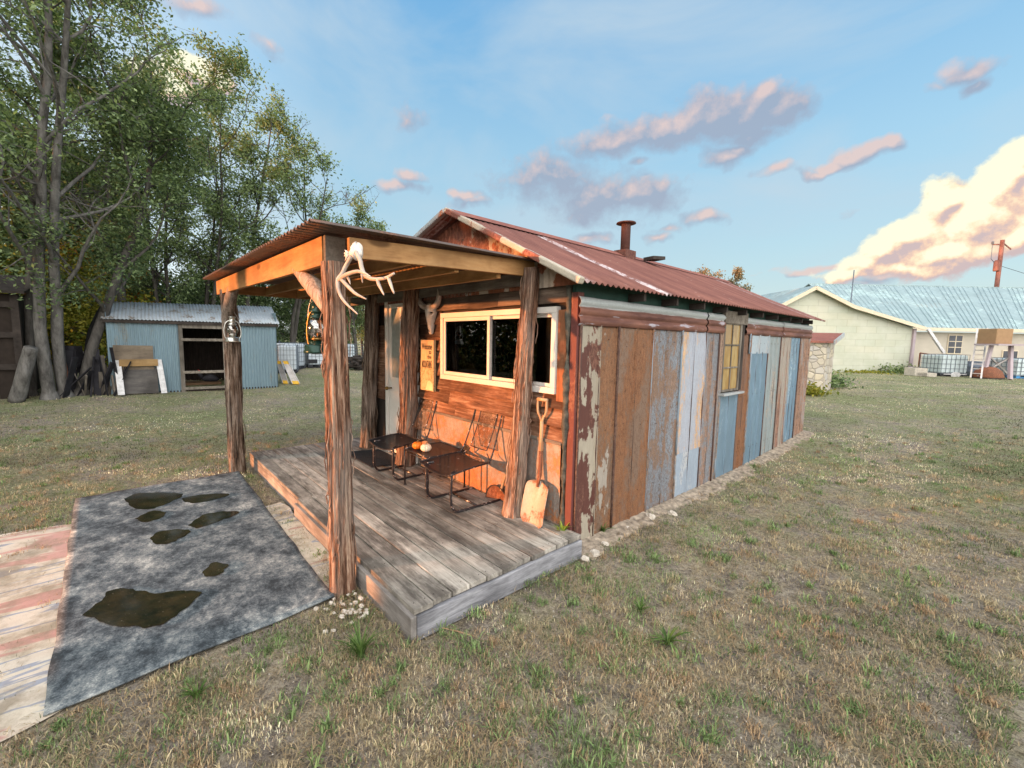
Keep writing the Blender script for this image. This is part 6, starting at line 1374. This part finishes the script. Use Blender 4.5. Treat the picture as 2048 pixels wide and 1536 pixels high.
def fld(x, y, sc, s=0.0): return np.array([mn.noise(Vector((a*sc, b*sc, s))) for a, b in zip(x.tolist(), y.tolist())])
def blades(name, x, y, L, Wd, cols, seed, lay, label, cat):
    r = np.random.default_rng(seed); n = len(x); a = r.uniform(0, 2*PI, n); z = ghn(x, y)-.004
    l = L*r.uniform(.45,1.35,n); w_ = Wd*r.uniform(.6,1.3,n); th = r.uniform(lay[0], lay[1], n); dx, dy = np.cos(a), np.sin(a); px, py = -dy, dx
    b0 = np.stack([x-px*w_/2, y-py*w_/2, z], 1); b1 = np.stack([x+px*w_/2, y+py*w_/2, z], 1); mx = x+dx*l*.5*np.sin(th*.7); my = y+dy*l*.5*np.sin(th*.7); mz = z+l*.55*np.cos(th*.7)+.004
    m0 = np.stack([mx-px*w_*.38, my-py*w_*.38, mz], 1); m1 = np.stack([mx+px*w_*.38, my+py*w_*.38, mz], 1); tip = np.stack([x+dx*l*np.sin(th), y+dy*l*np.sin(th), z+.006+l*np.cos(th)*.95], 1)
    v = np.stack([b0,b1,m1,m0,tip], 1).reshape(-1,3); i = np.arange(n)*5; f = np.stack([i,i+1,i+2, i,i+2,i+3, i+3,i+2,i+4], 1).ravel(); c = np.repeat(cols, 5, 0)
    o = npmesh(name, v, f, 3, MAT['blades'], None, c); prop(o, label, cat, kind='stuff'); return o
def pick(x, y, gbias, seed, r):
    n = len(x); f = fld(x, y, .9, seed)*.6+fld(x, y, 2.7, seed+3)*.5; d = np.hypot(x-1.2, y+1.6); g = (f*1.35+gbias+.07*np.clip((d-2)/6, 0, 1.2)+r.normal(size=n)*.12) > .12
    dry = np.array([.60,.50,.34])*r.uniform(.25,1.4,(n,1))*np.array([1,1,1])+r.normal(size=(n,3))*.02; grn = np.array([.20,.25,.11])*r.uniform(.35,1.5,(n,1))+r.normal(size=(n,3))*.012; orr = np.array([.38,.28,.17])*r.uniform(.6,1.3,(n,1))
    c = np.where(g[:,None], grn, dry); o_ = (fld(x, y, 4.2, seed+9) > .34) & ~g; c = np.where(o_[:,None], orr, c); c = c*np.clip(1+1.1*fld(x, y, .55, seed+5)+.9*fld(x, y, 1.9, seed+7), .35, 1.7)[:,None]; return np.clip(c, .01, 1), g
r = np.random.default_rng(5)
x, y = scatter(NB1, .9, 6.5, 1, 1.35); c, g = pick(x, y, -.06, 0, r); k = (fld(x, y, 3.2, 20)+.5*fld(x, y, 1.1, 27)+.45*g-.05+r.normal(size=len(x))*.22) > .10
blades('grass', x[k], y[k], np.where(g[k], .026, .020), .0034, c[k], 2, (.2,1.2), 'sparse green and tan lawn grass of the near yard', 'grass')
x, y = scatter(NB2, 5.5, 24, 3, 1.25); c, g = pick(x, y, -.06, 0, r)
blades('grass', x, y, np.where(g, .022, .022), .0085, c, 4, (.2,1.3), 'short dry and green lawn grass of the far yard', 'grass')
x, y = scatter(NB3, .9, 7.5, 6, 1.3); n = len(x); c = np.clip(np.array([.42,.32,.19])*r.uniform(.45,1.3,(n,1)), .01, 1); k = (fld(x, y, 1.9, 40)+r.normal(size=n)*.2) > -.05
blades('dry_straw', x[k], y[k], .055, .0030, c[k], 7, (1.42,1.56), 'loose tan straw clippings lying on the worn ground', 'straw')
# tufts gathered into clumps
cx_, cy_ = scatter(NT, 1.0, 8.0, 8, 1.2); rr = np.random.default_rng(9); tf = fld(cx_, cy_, 1.1, 3); X = []; Y = []; Cc = []; Ls = []; Wl = []
for i in range(len(cx_)):
    kind = rr.random(); nb = int(rr.integers(16, 60)); s_ = rr.uniform(.012,.055); broad = kind < .10; Wl.append(np.full(nb, .0075 if broad else .0042)); X.append(cx_[i]+rr.normal(size=nb)*s_); Y.append(cy_[i]+rr.normal(size=nb)*s_)
    gr = kind < .42+tf[i]*.5; b_ = np.array([.20,.28,.11]) if broad else np.array([.18,.26,.10]) if gr else (np.array([.42,.29,.17]) if kind > .72 else np.array([.50,.41,.25])); Cc.append(np.clip(b_*rr.uniform(.35,1.45,(nb,1)), .01, 1)); Ls.append(np.full(nb, rr.uniform(.035,.065) if broad else rr.uniform(.018,.050)))
X = np.concatenate(X); Y = np.concatenate(Y); Cc = np.concatenate(Cc); Ls = np.concatenate(Ls); Wl = np.concatenate(Wl)
b_ = inpoly(X, Y, [(-4.64,-1.62),(.12,-1.64),(.12,.02),(-4.64,.02)]) | inpoly(X, Y, [(-.52,-3.2),(-.6,-1.88),(-4.2,-1.82),(-4.2,-3.3)]) | ((X < .02) & (Y > 0))
blades('grass', X[~b_], Y[~b_], Ls[~b_], Wl[~b_], Cc[~b_], 10, (.35,1.45), 'scattered green and orange-brown tufts on the worn yard', 'grass')
# gravel specks
x, y = scatter(2600, 1.0, 6.0, 12, 1.2); n = len(x); r = np.random.default_rng(13); s_ = r.uniform(.002,.006,n); z = ghn(x, y)
v = np.stack([np.stack([x-s_,y,z-.002],1), np.stack([x+s_*.3,y-s_,z-.002],1), np.stack([x+s_,y+s_*.6,z-.002],1), np.stack([x,y,z+s_*.8],1)], 1).reshape(-1,3); i = np.arange(n)*4; f = np.stack([i,i+1,i+3, i+1,i+2,i+3, i+2,i,i+3],1).ravel()
o = npmesh('gravel', v, f, 3, MAT['rock']); prop(o, 'tiny pale stone specks scattered over the bare dirt', 'gravel', kind='stuff')
